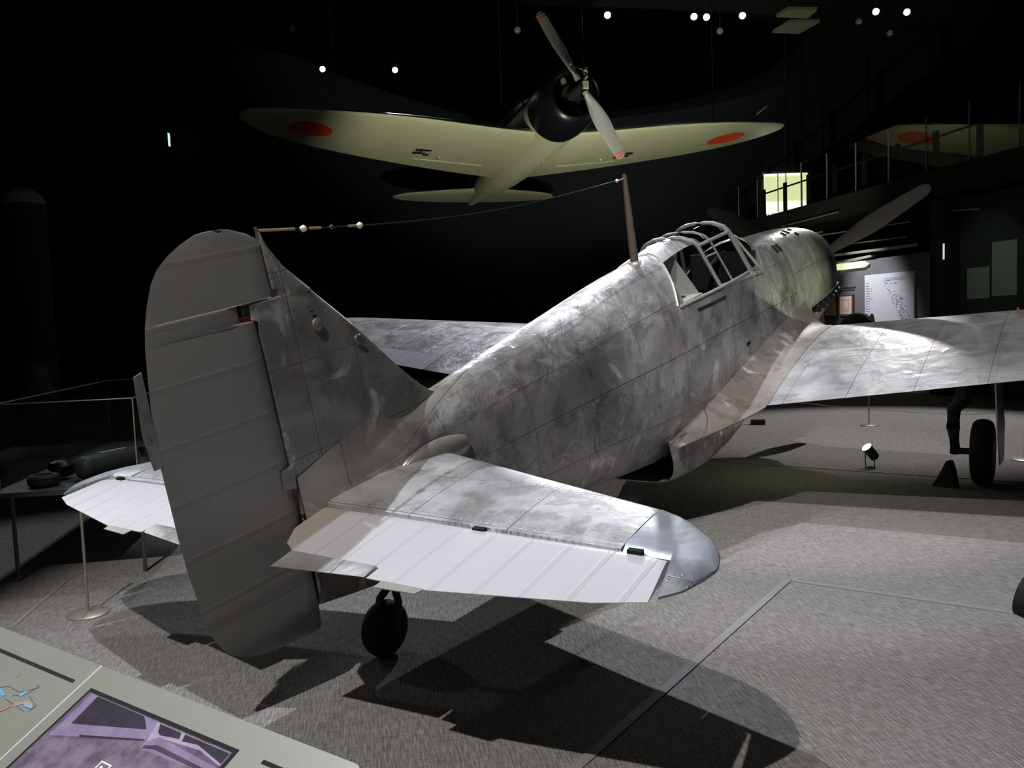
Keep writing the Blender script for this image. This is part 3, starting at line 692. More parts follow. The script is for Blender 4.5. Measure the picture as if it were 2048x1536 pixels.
# small skin details on the starboard side: foot step, filler caps, patches
for s0, th, nm in ((3.95, -.10, 'step_flap'),):
    r, z = section(s0, th); mb = MB(); mb.box(H(s0, r+.001, z), (.006, .09, .03)); mb.build(nm, M['void'], plane)
for s0, th, ra in ((5.55, 1.35, .03), (6.1, 1.38, .028), (5.25, 1.42, .02)):
    r, z = section(s0, th); fix_normals(MB().lathe([(-.006, ra), (.012, ra*.85), (.02, 0)], H(s0, r, z), (math.cos(th), 0, math.sin(th)), 16).build('dome_cover', M['cream'], plane))

# ------------------------------------------------------------------ hanging olive fighter
ZO = Vector((-4.8831, 2.7657, 5.8623)); hd, el_, bk = 0.910976, 0.105888, 0.008004
zf = Vector((math.sin(hd)*math.cos(el_), -math.cos(hd)*math.cos(el_), math.sin(el_))); zr_ = Vector((math.cos(hd), math.sin(hd), 0))
zu = zf.cross(zr_); zu = -zu if zu.z < 0 else zu
zr2 = zr_*math.cos(bk)+zu*math.sin(bk); zu2 = -zr_*math.sin(bk)+zu*math.cos(bk)
zero = thing('hanging_fighter', 'pale olive radial-engined fighter with red discs hanging overhead above the silver one', 'aircraft')
zx = -zr2; zero.matrix_world = Matrix(((zx.x, zf.x, zu2.x, ZO.x), (zx.y, zf.y, zu2.y, ZO.y), (zx.z, zf.z, zu2.z, ZO.z), (0, 0, 0, 1)))
def Zp(s, r, z): return Vector((-r, -s, z))
def zloft(name, rings, mat, parent, closed_ends=True, smooth=50):
    n = len(rings[0]); V = [p for rg in rings for p in rg]; F = []
    for i in range(len(rings)-1):
        for k in range(n): F.append([i*n+k, i*n+(k+1) % n, (i+1)*n+(k+1) % n, (i+1)*n+k])
    if closed_ends: F.append(list(range(n))); F.append([(len(rings)-1)*n+k for k in range(n)])
    return fix_normals(mesh(name, V, F, mat, parent, smooth=smooth))
zs = [1.42, 1.6, 2.2, 3.0, 4.0, 5.0, 6.0, 7.0, 8.0, 8.5, 8.72]
zhw = pchip(zs, [.56, .55, .53, .52, .50, .45, .36, .25, .13, .06, .015]); zzt = pchip(zs, [.54, .54, .55, .58, .60, .55, .46, .38, .30, .22, .05]); zzb = pchip(zs, [-.58, -.58, -.60, -.60, -.585, -.53, -.42, -.29, -.17, -.11, -.02])
rings = []
for s in sorted(set(list(np.linspace(1.42, 8.72, 40)))):
    rg = []
    for k in range(36):
        a = 2*PI*k/36; c, sn = math.cos(a), math.sin(a); zc = (zzt(s)+zzb(s))/2; rg.append(Zp(s, zhw(s)*math.copysign(abs(c)**.93, c), zc+(zzt(s)-zzb(s))/2*math.copysign(abs(sn)**.93, sn)))
    rings.append(rg)
zloft('fuselage', rings, M['zero'], zero)
zc_ = MB(); prof = [(1.46, .60), (1.2, .625), (.9, .625), (.7, .605), (.55, .56), (.47, .51), (.44, .465), (.45, .425), (.50, .405), (.62, .41), (.9, .50), (1.3, .56)]
zc_.lathe([(-d, r) for d, r in prof], (0, 0, 0), (0, 1, 0), 48, closed=True); zcw = fix_normals(zc_.build('engine_cowling', M['cowl_black'], zero)); zcw['label'] = 'gloss black round cowling'
mb = MB(); mb.lathe([(-.66, .12), (-.62, .2), (-.9, .22), (-.95, .5)], (0, 0, 0), (0, 1, 0), 24); eng = fix_normals(mb.build('radial_engine', M['dark'], zero))
for k in range(14):
    a = 2*PI*k/14; er = Vector((math.cos(a), 0, math.sin(a)))
    fix_normals(MB().lathe([(.16, .05), (.2, .065), (.24, .055), (.28, .065), (.32, .055), (.36, .065), (.40, .05), (.42, .02)], (0, -.74 if k % 2 else -.86, 0), er, 12).build('cylinder', M['dark' if k % 3 else 'post'], eng))
zp = fix_normals(MB().lathe([(-.02, .05), (.0, .06), (-.10, .07), (-.2, .08), (-.6, .1)], (0, 0, 0), (0, 1, 0), 20).build('propeller', M['dark'], zero))
# pale counterweight bracket on the hub
fix_normals(MB().tube([Zp(-.02, .02, .06), Zp(-.05, .06, .12), Zp(-.05, .075, .2), Zp(-.05, .03, .24), Zp(-.05, -.005, .2), Zp(-.05, .02, .15)], .018, 8).box(Zp(-.03, .03, -.03), (.10, .05, .13)).box(Zp(-.03, .055, .27), (.06, .03, .035)).build('hub_bracket', plain('yellowed_steel', (.55, .54, .34), .5), zp))
for an in (math.radians(119.0), math.radians(297.5)):
    er = (math.cos(an), math.sin(an)); et = (-er[1], er[0])
    bl = blade(zp, lambda rr, x, y: Zp(.08+y, rr*er[0]+x*et[0], rr*er[1]+x*et[1]), 1.50, M['prop'], .29, twist=(-.75, -.10), tipw=.72)
    for q in (.92, .955):
        # two narrow red bands near the tip
        mb = MB(); V = []; 
        for k in range(12):
            a = 2*PI*k/12; x = .108*math.cos(a); y = .011*math.sin(a); x, y = x*math.cos(.10)+y*math.sin(.10), -x*math.sin(.10)+y*math.cos(.10)
            for dd in (0, .018): V.append(Zp(.08+y, (q*1.5+dd)*er[0]+x*et[0], (q*1.5+dd)*er[1]+x*et[1]))
        mb.add(V, [[2*k, 2*((k+1) % 12), 2*((k+1) % 12)+1, 2*k+1] for k in range(12)]); fix_normals(mb.build('tip_band', M['red'], bl))
    MB().box(Zp(.05, .42*er[0], .42*er[1]), (.03, .02, .03)).build('blade_label', plain('gold_label', (.7, .45, .1), .4), bl)
# wings
zLE = pchip([0, .5, 1.1, 2.6, 3.7, 5.0, 5.55, 5.8, 5.93, 6.0], [1.52, 1.58, 1.62, 1.58, 1.68, 1.96, 2.12, 2.25, 2.42, 2.66])
zTE = pchip([0, .8, 2.0, 3.3, 4.4, 5.2, 5.65, 5.85, 5.95, 6.0], [5.02, 4.98, 4.83, 4.55, 4.22, 3.82, 3.45, 3.15, 2.95, 2.72])
def zlow(s, r):
    r = abs(r); le, te = zLE(r), zTE(r); x = min(1, max(0, (s-le)/(te-le))); return -.44+.1*r+.02*s-airfoil_y(x, 1)*(te-le)*.05
for sd in (1, -1):
    rings = []
    for r in [.2, .6, 1.0, 1.5, 2.0, 2.6, 3.3, 4.0, 4.5, 5.0, 5.3, 5.55, 5.7, 5.8, 5.87, 5.93, 5.97, 5.995]:
        le, te = zLE(r), zTE(r); n = 16; rg = []
        for i in range(n+1):
            x = (1-math.cos(PI*i/n))/2; s = le+(te-le)*x; rg.append(Zp(s, sd*r, zlow(s, r)))
        for i in range(n-1, 0, -1):
            x = (1-math.cos(PI*i/n))/2; s = le+(te-le)*x; rg.append(Zp(s, sd*r, -.44+.1*r+.02*s+airfoil_y(x, 1)*(te-le)*.13*max(.4, 1-r*.09)))
        rings.append(rg)
    wz = zloft('wing', rings, M['zero'], zero, True, 45)
    # red disc painted under the wing
    V, F = [], []; nrad, nang = 5, 40
    for i in range(nrad+1):
        for k in range(nang):
            a = 2*PI*k/nang; s = 2.87+.46*i/nrad*math.cos(a); r = sd*4.66+.42*i/nrad*math.sin(a); V.append(Zp(s, r, zlow(s, r)-.005))
    for i in range(nrad):
        for k in range(nang): F.append([i*nang+k, i*nang+(k+1) % nang, (i+1)*nang+(k+1) % nang, (i+1)*nang+k])
    mesh('roundel', V, F, M['red'], wz)
    mb = MB()
    for (ds, dr, ls, lr) in ((3.30, 2.32, .10, .34), (3.55, 2.38, .09, .26), (3.42, 2.36, .2, .04), (3.62, 2.22, .10, .12)):
        mb.box(Zp(ds, sd*dr, zlow(ds, dr)-.008), (lr, ls, .02))
    mb.build('gear_door_slot', M['void'], wz)
    mb = MB(); P0 = [Zp(3.95+.05*r, sd*r, zlow(3.95+.05*r, r)-.004) for r in np.linspace(.9, 2.4, 8)]; mb.tube(P0, .012, 6); mb.build('flap_seam', M['zero'], wz)
    fix_normals(MB().lathe([(0, .06), (.03, .05), (.05, 0)], Zp(3.75, sd*1.9, zlow(3.75, 1.9)), (0, 0, -1), 12).build('under_wing_boss', M['prop'], wz))
    # tailplane
    rings = []
    tl = pchip([0, .5, 1.2, 1.8, 2.1, 2.25], [7.05, 7.14, 7.32, 7.5, 7.68, 7.92]); tt = pchip([0, .6, 1.4, 1.9, 2.15, 2.25], [8.55, 8.54, 8.44, 8.3, 8.16, 8.0])
    for r in [0, .3, .8, 1.3, 1.7, 1.95, 2.1, 2.2, 2.245]:
        rg = []
        for x, y in [(0, 0), (.05, .4), (.25, .5), (.6, .35), (1, 0), (.6, -.35), (.25, -.5), (.05, -.4)]:
            s = tl(r)+(tt(r)-tl(r))*x; rg.append(Zp(s, sd*r, -.0+y*.12*(1-r/3.2)))
        rings.append(rg)
    zloft('tailplane', rings, M['zero'], zero)
rings = []
for z, le, te in ((.1, 7.1, 8.75), (.5, 7.5, 8.78), (.9, 7.85, 8.72), (1.15, 8.1, 8.6), (1.25, 8.25, 8.45)):
    rings.append([Zp(le+(te-le)*x, y*.1, z) for x, y in [(0, 0), (.1, .4), (.4, .5), (1, 0), (.4, -.5), (.1, -.4)]])
zloft('fin', rings, M['zero'], zero)
# canopy with frames
rings = []
for s, hw, zt_ in ((2.05, .30, .60), (2.45, .34, .86), (2.9, .35, .93), (3.8, .34, .92), (4.6, .26, .78), (5.1, .15, .60)):
    rings.append([Zp(s, hw*math.cos(a), .5+(zt_-.5)*math.sin(a)) for a in np.linspace(0, PI, 14)])
zcan = zloft('canopy', rings, M['cowl_black'], zero)
for s, hw, zt_ in ((2.05, .31, .61), (2.45, .35, .875), (3.2, .355, .94), (3.8, .35, .93)):
    MB().tube([Zp(s, hw*math.cos(a), .5+(zt_-.5)*math.sin(a)) for a in np.linspace(0, PI, 14)], .014, 6).build('canopy_frame', M['post'], zcan)
MB().tube([Zp(2.0, 4.95, .30), Zp(1.62, 4.95, .34)], .018, 8).build('pitot_tube', M['post'], zero)
for rr, ss in ((-.12, 2.6), (.14, 2.75), (.1, 3.0)):
    MB().tube([Zp(ss, rr, -.58), Zp(ss, rr, -.68)], .012, 6).build('drain_pipe', M['prop'], zero)
# suspension cables
for nm, (s, r, z) in (('on the wing root nearest the black cowling', (2.2, .9, -.1)), ('on the far wing root behind the propeller', (2.2, -.9, -.1)), ('above the olive tail', (7.6, 0, 1.2)), ('on the outer left wing', (2.6, -4.2, .3)), ('on the outer right wing', (2.6, 4.2, .3))):
    p = zero.matrix_world @ Zp(s, r, z)
    o = MB().tube([p, (p.x+.02, p.y, 9.39)], .006, 6).build('suspension_cable', M['dark']); tag(o, 'thin dark steel cable '+nm+' of the hanging fighter', 'cable', 'suspension cables of the olive fighter')

# ------------------------------------------------------------------ back wall, mezzanine, partition
BN = Vector((-.577, .8167, 0)); BM = Vector((.8167, .577, 0))
def B(d, u, z=0): return BN*d+BM*u+Vector((0, 0, z))
slab('wall_back', [B(14, -22), B(14, 19), B(14, 19, 9.4), B(14, -22, 9.4)], BN*.2, M['wall'])
slab('wall_left', [(-26, -15, 0), (-26, 0, 0), (-26, 0, 9.4), (-26, -15, 9.4)], (-.2, 0, 0), M['wall'])
slab('wall_right', [(12, -14.9, 0), (12, 21, 0), (12, 21, 9.4), (12, -14.9, 9.4)], (.2, 0, 0), M['wall'])
slab('wall_front', [(-26, -15, 0), (12, -15, 0), (12, -15, 9.4), (-26, -15, 9.4)], (0, -.2, 0), M['wall'])
slab('wall_partition', [D(4.70, -9.6), D(4.70, -4.30), D(4.70, -4.30, 2.62), D(4.70, -9.6, 2.62)], Vector((S2, S2, 0))*.15, M['grey_wall'])
slab('wall_annex', [D(4.95, -4.2), D(4.95, -1.0), D(4.95, -1.0, 3.5), D(4.95, -4.2, 3.5)], Vector((S2, S2, 0))*.15, plain('dimmed_green_partition', (.035, .045, .038), .8))  # partition without a spotlight, its dimness put into the dark colour
slab('column_1', [D(4.62, -4.24), D(4.62, -3.86), D(4.62, -3.86, 3.5), D(4.62, -4.24, 3.5)], Vector((S2, S2, 0))*.3, plain('dark_column_paint', (.022, .028, .024), .7))
deck = slab('floor_mezzanine', [D(4.70, -15.6, 3.62), D(4.70, -1.0, 3.62), D(4.70, -1.0, 4.08), D(4.70, -15.6, 4.08)], Vector((S2, S2, 0))*2.6, plain('dark_deck_fascia', (.020, .020, .021), .8))
# glass balustrade on the deck edge: thirteen panes, handrail, posts
rail = thing('glass_balustrade', 'frameless glass balustrade with dark handrail along the upper deck edge', 'balustrade', D(4.78, -8, 4.08))
def onr(c, t, z): return D(c, t, z)-rail.location
M['rail_glass'] = glass('balustrade_glass_clear', (.95, .99, .97), fac=.25)
edge = plain('pale_glass_edge', (.30, .38, .36), .25)
for k in range(12):
    t0 = -15.8+1.13*k+.04
    p = fix_normals(MB().prism([onr(4.74, t0, 4.10), onr(4.74, t0+1.06, 4.10), onr(4.74, t0+1.06, 5.10), onr(4.74, t0, 5.10)], Vector((S2, S2, 0))*.015).build('glass_pane', M['rail_glass'], rail, 0))
    fix_normals(MB().prism([onr(4.737, t0+1.062, 4.10), onr(4.737, t0+1.078, 4.10), onr(4.737, t0+1.078, 5.10), onr(4.737, t0+1.062, 5.10)], Vector((S2, S2, 0))*.02).build('pane_edge', edge, p, 0))
MB().tube([onr(4.86, -15.6, 4.70), onr(4.86, -2.2, 4.70)], .022, 8).build('handrail', M['void'], rail)
for k in range(12):
    t0 = -15.75+1.13*k
    MB().box(onr(4.90, t0, 4.45), (.12, .05, .74), -PI/4).build('rail_post', M['void'], rail, 0)
# lit upper window beyond the deck
wl = [(1527, 348), (1616, 348)]
def on_back(x, y, d):
    v = (fw+r2*((x-1024)/1681.2)-u2*((y-768)/1681.2)); k = (d-CAM.dot(BN))/v.dot(BN); return CAM+v*k
def bl(P): return P.dot(BM), P.z
u0, z1 = bl(on_back(1527, 348, 13.9)); u1, _ = bl(on_back(1616, 348, 13.9)); z0 = z1-1.75
room = plain('lit_pale_green_room', (.6, .62, .40), .8, emit=(.66, .68, .36), es=1.2)
white = plain('lit_white_wall', (.8, .8, .7), .8, emit=(.95, .95, .80), es=1.3)
w1 = struct(fix_normals(MB().prism([B(13.95, u0, z0), B(13.95, u1, z0), B(13.95, u1, z1), B(13.95, u0, z1)], BN*.04).build('window_1', room, None, 0)))
fix_normals(MB().prism([B(13.93, u0, z0), B(13.93, u1-.06, z0), B(13.93, u1-.06, z0+.95), B(13.93, u0, z0+.95)], BN*.015).build('window_dado', white, w1, 0))
fix_normals(MB().prism([B(13.93, u0, z1-.05), B(13.93, u1-.14, z1-.05), B(13.93, u1-.14, z1), B(13.93, u0, z1)], BN*.015).build('window_cornice', white, w1, 0))
fr_ = MB()
for a, b, c, d in ((u0-.05, u0, z0, z1+.05), (u1, u1+.05, z0, z1+.05), (u0, u1, z1, z1+.05), (u0, u1, z0-.05, z0), (u1-.2, u1-.17, z0, z1)):
    fr_.prism([B(13.88, a, c), B(13.88, b, c), B(13.88, b, d), B(13.88, a, d)], BN*.06)
fix_normals(fr_.build('window_frame', plain('yellow_green_frame', (.25, .28, .12), .6), w1, 0))
# upper deck sign in the lit room: a small white notice with dark marks
mk = MB()
for k in range(5): mk.prism([B(13.92, u0+.06+.06*k, z0+.55+.03*(k % 2)), B(13.92, u0+.10+.06*k, z0+.55), B(13.92, u0+.09+.06*k, z0+.68-.02*(k % 3))], BN*.004)
fix_normals(mk.build('window_lettering', plain('grey_lettering', (.25, .26, .2), .7), w1, 0))
# pipes under the deck, their streaks of reflected light put into the pale colour
def trim(n, pts, r_, mat): struct(MB().tube(pts, r_, 6).build('trim_%d' % n, mat, None))
steel = plain('pale_conduit', (.42, .43, .36), .4, .2)
for n_, (c, t0, t1, za, zb, r_) in enumerate(((4.62, -9.4, -7.9, 3.36, 3.37, .018), (4.62, -9.0, -8.2, 3.22, 3.23, .014), (4.62, -8.1, -4.8, 3.30, 3.22, .014), (4.62, -7.9, -4.9, 3.02, 2.95, .012), (4.55, -9.3, -4.5, 2.82, 2.76, .03), (4.60, -9.7, -7.2, 3.70, 3.72, .012), (4.8, -3.9, -3.2, 3.30, 3.24, .014))):
    trim(n_+1, [D(c, t0, za), D(c, t1, zb)], r_, steel)
spot('fill_under_deck', D(3.3, -7.4, 2.75), D(4.7, -7.4, 3.4), 5, 110, (.95, 1, .7), .05, .8)  # lamp without a fixture, added so the pale pipes catch light
# partition display: chart, framed prints, light box, captions
chart = thing('wall_chart', 'large white timeline chart board mounted on the grey partition', 'chart', D(4.70, -5.54, 1.1))
def onp(c, t, z, o): return D(c, t, z)-o.location
def rect(mb, c, t0, t1, z0_, z1_, d, o): return mb.prism([onp(c, t0, z0_, o), onp(c, t1, z0_, o), onp(c, t1, z1_, o), onp(c, t0, z1_, o)], Vector((S2, S2, 0))*d)
ink = rect(MB(), 4.66, -6.34, -4.74, 1.02, 2.30, .035, chart); rng = random.Random(3)
for k in range(21):
    z_ = 2.12-.052*k; rect(ink, 4.655, -6.30, -6.30+rng.uniform(.09, .14), z_, z_+.013, .004, chart)
    if rng.random() < .4: rect(ink, 4.655, -6.14, -6.14+rng.uniform(.04, .09), z_, z_+.010, .004, chart)
for k in range(34):
    z_ = 2.15-.032*k; t_ = -5.72+.026*k+rng.uniform(-.05, .05)
    for j in range(rng.randint(1, 3)): rect(ink, 4.655, t_+.13*j, t_+.13*j+rng.uniform(.03, .10), z_, z_+rng.choice((.006, .009, .016)), .004, chart)
for k in range(3): rect(ink, 4.655, -5.65, -5.0, 2.20-.022*k, 2.205-.022*k, .004, chart)
bd = fix_normals(ink.build('board', M['paper'], chart, 0)); bd.data.materials.append(plain('grey_blue_print', (.22, .23, .30), .7))
for p in bd.data.polygons:
    if p.index >= 6: p.material_index = 1
for nm, t0, t1, z0_, z1_ in (('beside the white chart', -7.30, -6.77, 1.47, 1.93), ('half hidden by the silver nose', -7.90, -7.40, 1.45, 1.90)):
    f_ = thing('framed_print', 'small framed pinkish document on the grey partition, '+nm, 'picture', D(4.70, (t0+t1)/2, z0_))
    fix_normals(rect(MB(), 4.655, t0, t1, z0_, z1_, .04, f_).build('frame', plain('brown_wood', (.16, .08, .05), .5), f_, 0))
    sh = fix_normals(rect(MB(), 4.648, t0+.04, t1-.04, z0_+.04, z1_-.04, .006, f_).build('sheet', plain('pink_paper', (.75, .58, .48), .7), f_, 0))
    mb = MB()
    for a in (0, .04): 
        x0, x1, y0, y1 = t0+.13+a, t1-.13-a, z0_+.11+a*.8, z1_-.10-a*.8
        for (q0, q1, w0_, w1_) in ((x0, x1, y0, y0+.006), (x0, x1, y1, y1+.006), (x0, x0+.008, y0, y1), (x1, x1+.008, y0, y1)): rect(mb, 4.643, q0, q1, w0_, w1_, .004, f_)
    fix_normals(mb.build('printed_border', plain('tan_print', (.5, .34, .24), .7), sh, 0))
cap = thing('caption_strip', 'dark lettering strip on the grey partition above the framed document', 'sign', D(4.70, -7.0, 2.0))
mb = MB(); rect(mb, 4.69, -7.25, -6.72, 2.06, 2.085, .008, cap); rect(mb, 4.69, -7.25, -6.76, 2.015, 2.03, .008, cap); fix_normals(mb.build('lettering', M['ink'], cap, 0))
cap = thing('caption_strip', 'short dark lettering strip low on the partition under the framed document', 'sign', D(4.70, -6.9, 1.2))
mb = MB(); rect(mb, 4.69, -7.0, -6.66, 1.31, 1.325, .008, cap); fix_normals(mb.build('lettering', M['ink'], cap, 0))
lb = thing('light_box', 'small lit pale yellow light box under the upper deck', 'light', D(4.6, -6.75, 2.45))
fix_normals(MB().prism([onp(4.6, -7.3, 2.47, lb), onp(4.6, -6.35, 2.47, lb), onp(4.6, -6.2, 2.53, lb), onp(4.6, -6.35, 2.60, lb), onp(4.6, -7.3, 2.60, lb)], Vector((S2, S2, 0))*.08).build('diffuser', plain('lit_yellow_diffuser', (.9, .9, .6), .5, emit=(.95, .95, .62), es=.8), lb, 0))
fix_normals(MB().prism([onp(4.59, -7.32, 2.61, lb), onp(4.59, -6.0, 2.66, lb), onp(4.59, -6.0, 2.70, lb), onp(4.59, -7.32, 2.66, lb)], Vector((S2, S2, 0))*.1).build('housing', steel, lb, 0))
for nm, t0, t1, z0_, z1_ in (('pale dim poster pasted left on the dark annex wall', -3.66, -3.12, 1.72, 2.26), ('dim folded poster beside the pale one on the annex wall', -3.06, -2.5, 1.75, 2.66)):
    f_ = thing('poster', nm, 'poster', D(4.95, (t0+t1)/2, z0_)); fix_normals(rect(MB(), 4.93, t0, t1, z0_, z1_, .015, f_).build('sheet', plain('grey_green_sheet', (.30, .34, .30), .7), f_, 0))
f_ = thing('wall_strip', 'thin white vertical strip on the dark column right of the chart', 'sign', D(4.6, -3.84, 2.4)); fix_normals(rect(MB(), 4.60, -3.86, -3.83, 2.44, 2.72, .015, f_).build('strip', plain('lit_white_strip', (.9, .9, .85), .5, emit=(1, 1, .9), es=.6), f_, 0))
spot('spot_chart', D(2.9, -6.4, 3.45), D(4.7, -6.1, 1.8), 260, 62, (.95, .95, 1), .04, .8)
spot('fill_column_cap', (-8.2, -7.0, 6.5), (-9, -5.2, 3.6), 3, 25, WHITE, .04, .5)  # small unseen lamp added to brighten the column cap
spot('spot_annex', D(3.0, -2.6, 3.3), D(4.95, -3.2, 2.2), 12, 60, (.75, 1, .8), .05, .8)
# engine display with a propeller blade in front of the partition
eg = thing('propeller_display', 'dark propeller hub with one pale upright blade displayed before the partition', 'propeller', (-.9, 6.0, 0))
fix_normals(MB().lathe([(0, .32), (.04, .32), (.05, .06), (1.05, .06), (1.06, .10)], (0, 0, 0), (0, 0, 1), 20).build('stand', M['dark'], eg))
hp = fix_normals(MB().lathe([(-.20, .30), (-.1, .34), (.1, .30), (.28, .16), (.36, .02)], (0, 0, 1.22), (.5, -.8, .1), 24).build('hub', plain('brown_black_hub', (.05, .035, .03), .5), eg))
blade(eg, lambda rr, x, y: Vector((.25+x*.8, -.1+y, 1.0+rr)), .52, M['prop'], .16, twist=(.3, .2), tipw=.5)

# ------------------------------------------------------------------ ceiling fixtures
def fixture(px, label, lit=True, loc=None, lens='lens', r_=.065, group='ceiling spotlights'):
    v = (fw+r2*((px[0]-1024)/1681.2)-u2*((px[1]-768)/1681.2)); P = CAM+v*((8.0-CAM.z)/v.z) if loc is None else Vector(loc)
    f_ = thing('ceiling_spotlight', label, 'spotlight', P, group)
    ax = (Vector((.2, -6.5, 1.2))-P).normalized()
    fix_normals(MB().lathe([(-.30, r_*.7), (-.28, r_*1.1), (0, r_*1.25), (.03, r_*1.25), (.03, r_*1.05), (0.0, r_)], (0, 0, 0), ax, 18).build('lamp_can', M['dark'], f_))
    fix_normals(MB().lathe([(.0, r_), (.006, r_*.97), (.007, 0)], (0, 0, 0), ax, 18).build('lens', M[lens] if lit else plain('unlit_lens', (.06, .062, .06), .3), f_))
    MB().tube([(0, 0, 0), (0, 0, 9.4-P.z)], .012, 6).build('drop_rod', M['dark'], f_)
    return P
for px, lb_ in (((645, 138), 'brightest ceiling spotlight, above the left wing of the olive fighter'), ((790, 140), 'lit ceiling spotlight above the inner left wing of the olive fighter'), ((1215, 30), 'lit ceiling spotlight just right of the hanging propeller'), ((1388, 33), 'left one of the close pair of lit ceiling spotlights'), ((1413, 34), 'right one of the close pair of lit ceiling spotlights'), ((1485, 31), 'slightly warm lit ceiling spotlight left of the ceiling panels'), ((1752, 23), 'lit ceiling spotlight right of the ceiling panels'), ((1814, 24), 'rightmost lit ceiling spotlight, above the far wing')):
    fixture(px, lb_)
for px, lb_ in (((585, 58), 'unlit spotlight high at the left of the ceiling'), ((1035, 60), 'unlit spotlight left of the hanging propeller tip'), ((1440, 62), 'unlit spotlight below the warm lit one'), ((1718, 43), 'unlit spotlight with wide pale lens under the right lamps'), ((1780, 66), 'unlit spotlight hanging below the rightmost lamps')):
    fixture(px, lb_, False, r_=.06)
fixture((1613, 463), 'small warm lit spotlight under the upper deck above the silver nose', True, D(4.5, -9.3, 3.42), 'lens_warm', .05, 'under deck spotlights')
for n_, q in enumerate((((-2.56, 6.52), (-2.26, 6.28), (-1.80, 6.68), (-2.10, 7.06)), ((-2.93, 7.44), (-2.44, 7.04), (-1.96, 7.44), (-2.50, 7.90)))):
    slab('ceiling_panel_%d' % (n_+1), [(x, y, 7.5) for x, y in q], (0, 0, .06), plain('olive_grey_panel', (.17, .175, .12), .7))
spot('fill_ceiling_panels', (-2.0, 5.6, 6.3), (-2.3, 6.9, 7.5), .5, 80, (.95, 1, .7), .04, .7)  # extra lamp without a fixture, added to light the ceiling panels
# exit sign box on the back wall, seen nearly edge on
P = on_back(320, 280, 13.6)
ex = thing('exit_sign', 'small lit green and white exit sign box high on the dark left wall', 'sign', P)
MB().box((0, 0, 0), (.5, .16, .42), .62).build('housing', M['dark'], ex, 0)
dv = (CAM-P).normalized(); Rm = Matrix.Rotation(.62, 3, 'Z')
MB().box(Rm @ Vector((.255, 0, 0)), (.01, .13, .36), .62).build('lit_face', plain('lit_exit_face', (.7, 1, .85), .4, emit=(.62, 1, .85), es=1.1), ex, 0)
# third wing beyond the deck
tw3 = thing('far_wing', 'dim pale olive wing with a red disc hanging beyond the upper deck', 'aircraft wing', (-.6, 15.0, 6.1))
top = [(-2.549, 14.101), (-2.107, 13.821), (-1.626, 13.577), (-.451, 14.034), (1.153, 14.671), (3.4, 15.6)]; bot = [(-2.5, 14.2), (-2.17, 14.77), (-1.513, 15.41), (-.708, 15.96), (-.029, 16.537), (.329, 16.60), (.579, 16.546), (1.045, 16.319), (3.4, 17.0)]
z3 = lambda x, y: 6.3+.22*(14-y)
poly = top+bot[::-1]
V = [Vector((x, y, z3(x, y)))-tw3.location for x, y in poly]; cxy = Vector((.3, 15.2)); V2 = [Vector((cxy.x+(x-cxy.x)*.8, cxy.y+(y-cxy.y)*.8, z3(cxy.x+(x-cxy.x)*.8, cxy.y+(y-cxy.y)*.8)+.16))-tw3.location for x, y in poly]
n_ = len(V); w3 = fix_normals(mesh('wing_panel', V+V2, [list(range(n_)), list(range(n_, 2*n_))]+[[i, (i+1) % n_, n_+(i+1) % n_, n_+i] for i in range(n_)], M['zero'], tw3, smooth=0))
V = []
for k in range(36):
    a = 2*PI*k/36; x, y = -1.30+.46*math.cos(a)-.10*math.sin(a), 14.62+.28*math.cos(a)+.42*math.sin(a); V.append(Vector((x, y, z3(x, y)-.006))-tw3.location)
mesh('roundel', V, [list(range(36))], M['red'], w3, smooth=0)
spot('fill_table', (-4.2, -6.2, 6.5), (-2.9, -7.9, .4), 330, 46, COOL, .05, .6)  # fill lamp added to lift the display table out of the dark
tag(MB().tube([(.5, 15.2, 6.2), (.5, 15.2, 9.39)], .008, 6).build('suspension_cable', M['dark']), 'thin dark steel cable holding the dim wing beyond the deck', 'cable')
spot('spot_far_wing_under', (-.6, 12.6, 4.3), (-.6, 15, 6.1), 16, 95, GREEN, .1, .9)
# tall dark rounded column at the left
cl = thing('rounded_column', 'tall dark column with a pale rounded cap at the far left', 'column', (-9, -5.2, 0))
fix_normals(MB().lathe([(0, .26), (3.42, .26), (3.43, .25)], (0, 0, 0), (0, 0, 1), 28).build('shaft', plain('dark_column_shaft', (.03, .03, .028), .8), cl))
fix_normals(MB().lathe([(3.43, .255), (3.50, .24), (3.58, .19), (3.64, .10), (3.66, 0.01)], (0, 0, 0), (0, 0, 1), 28).build('cap', plain('grey_cap', (.28, .28, .25), .6), cl))

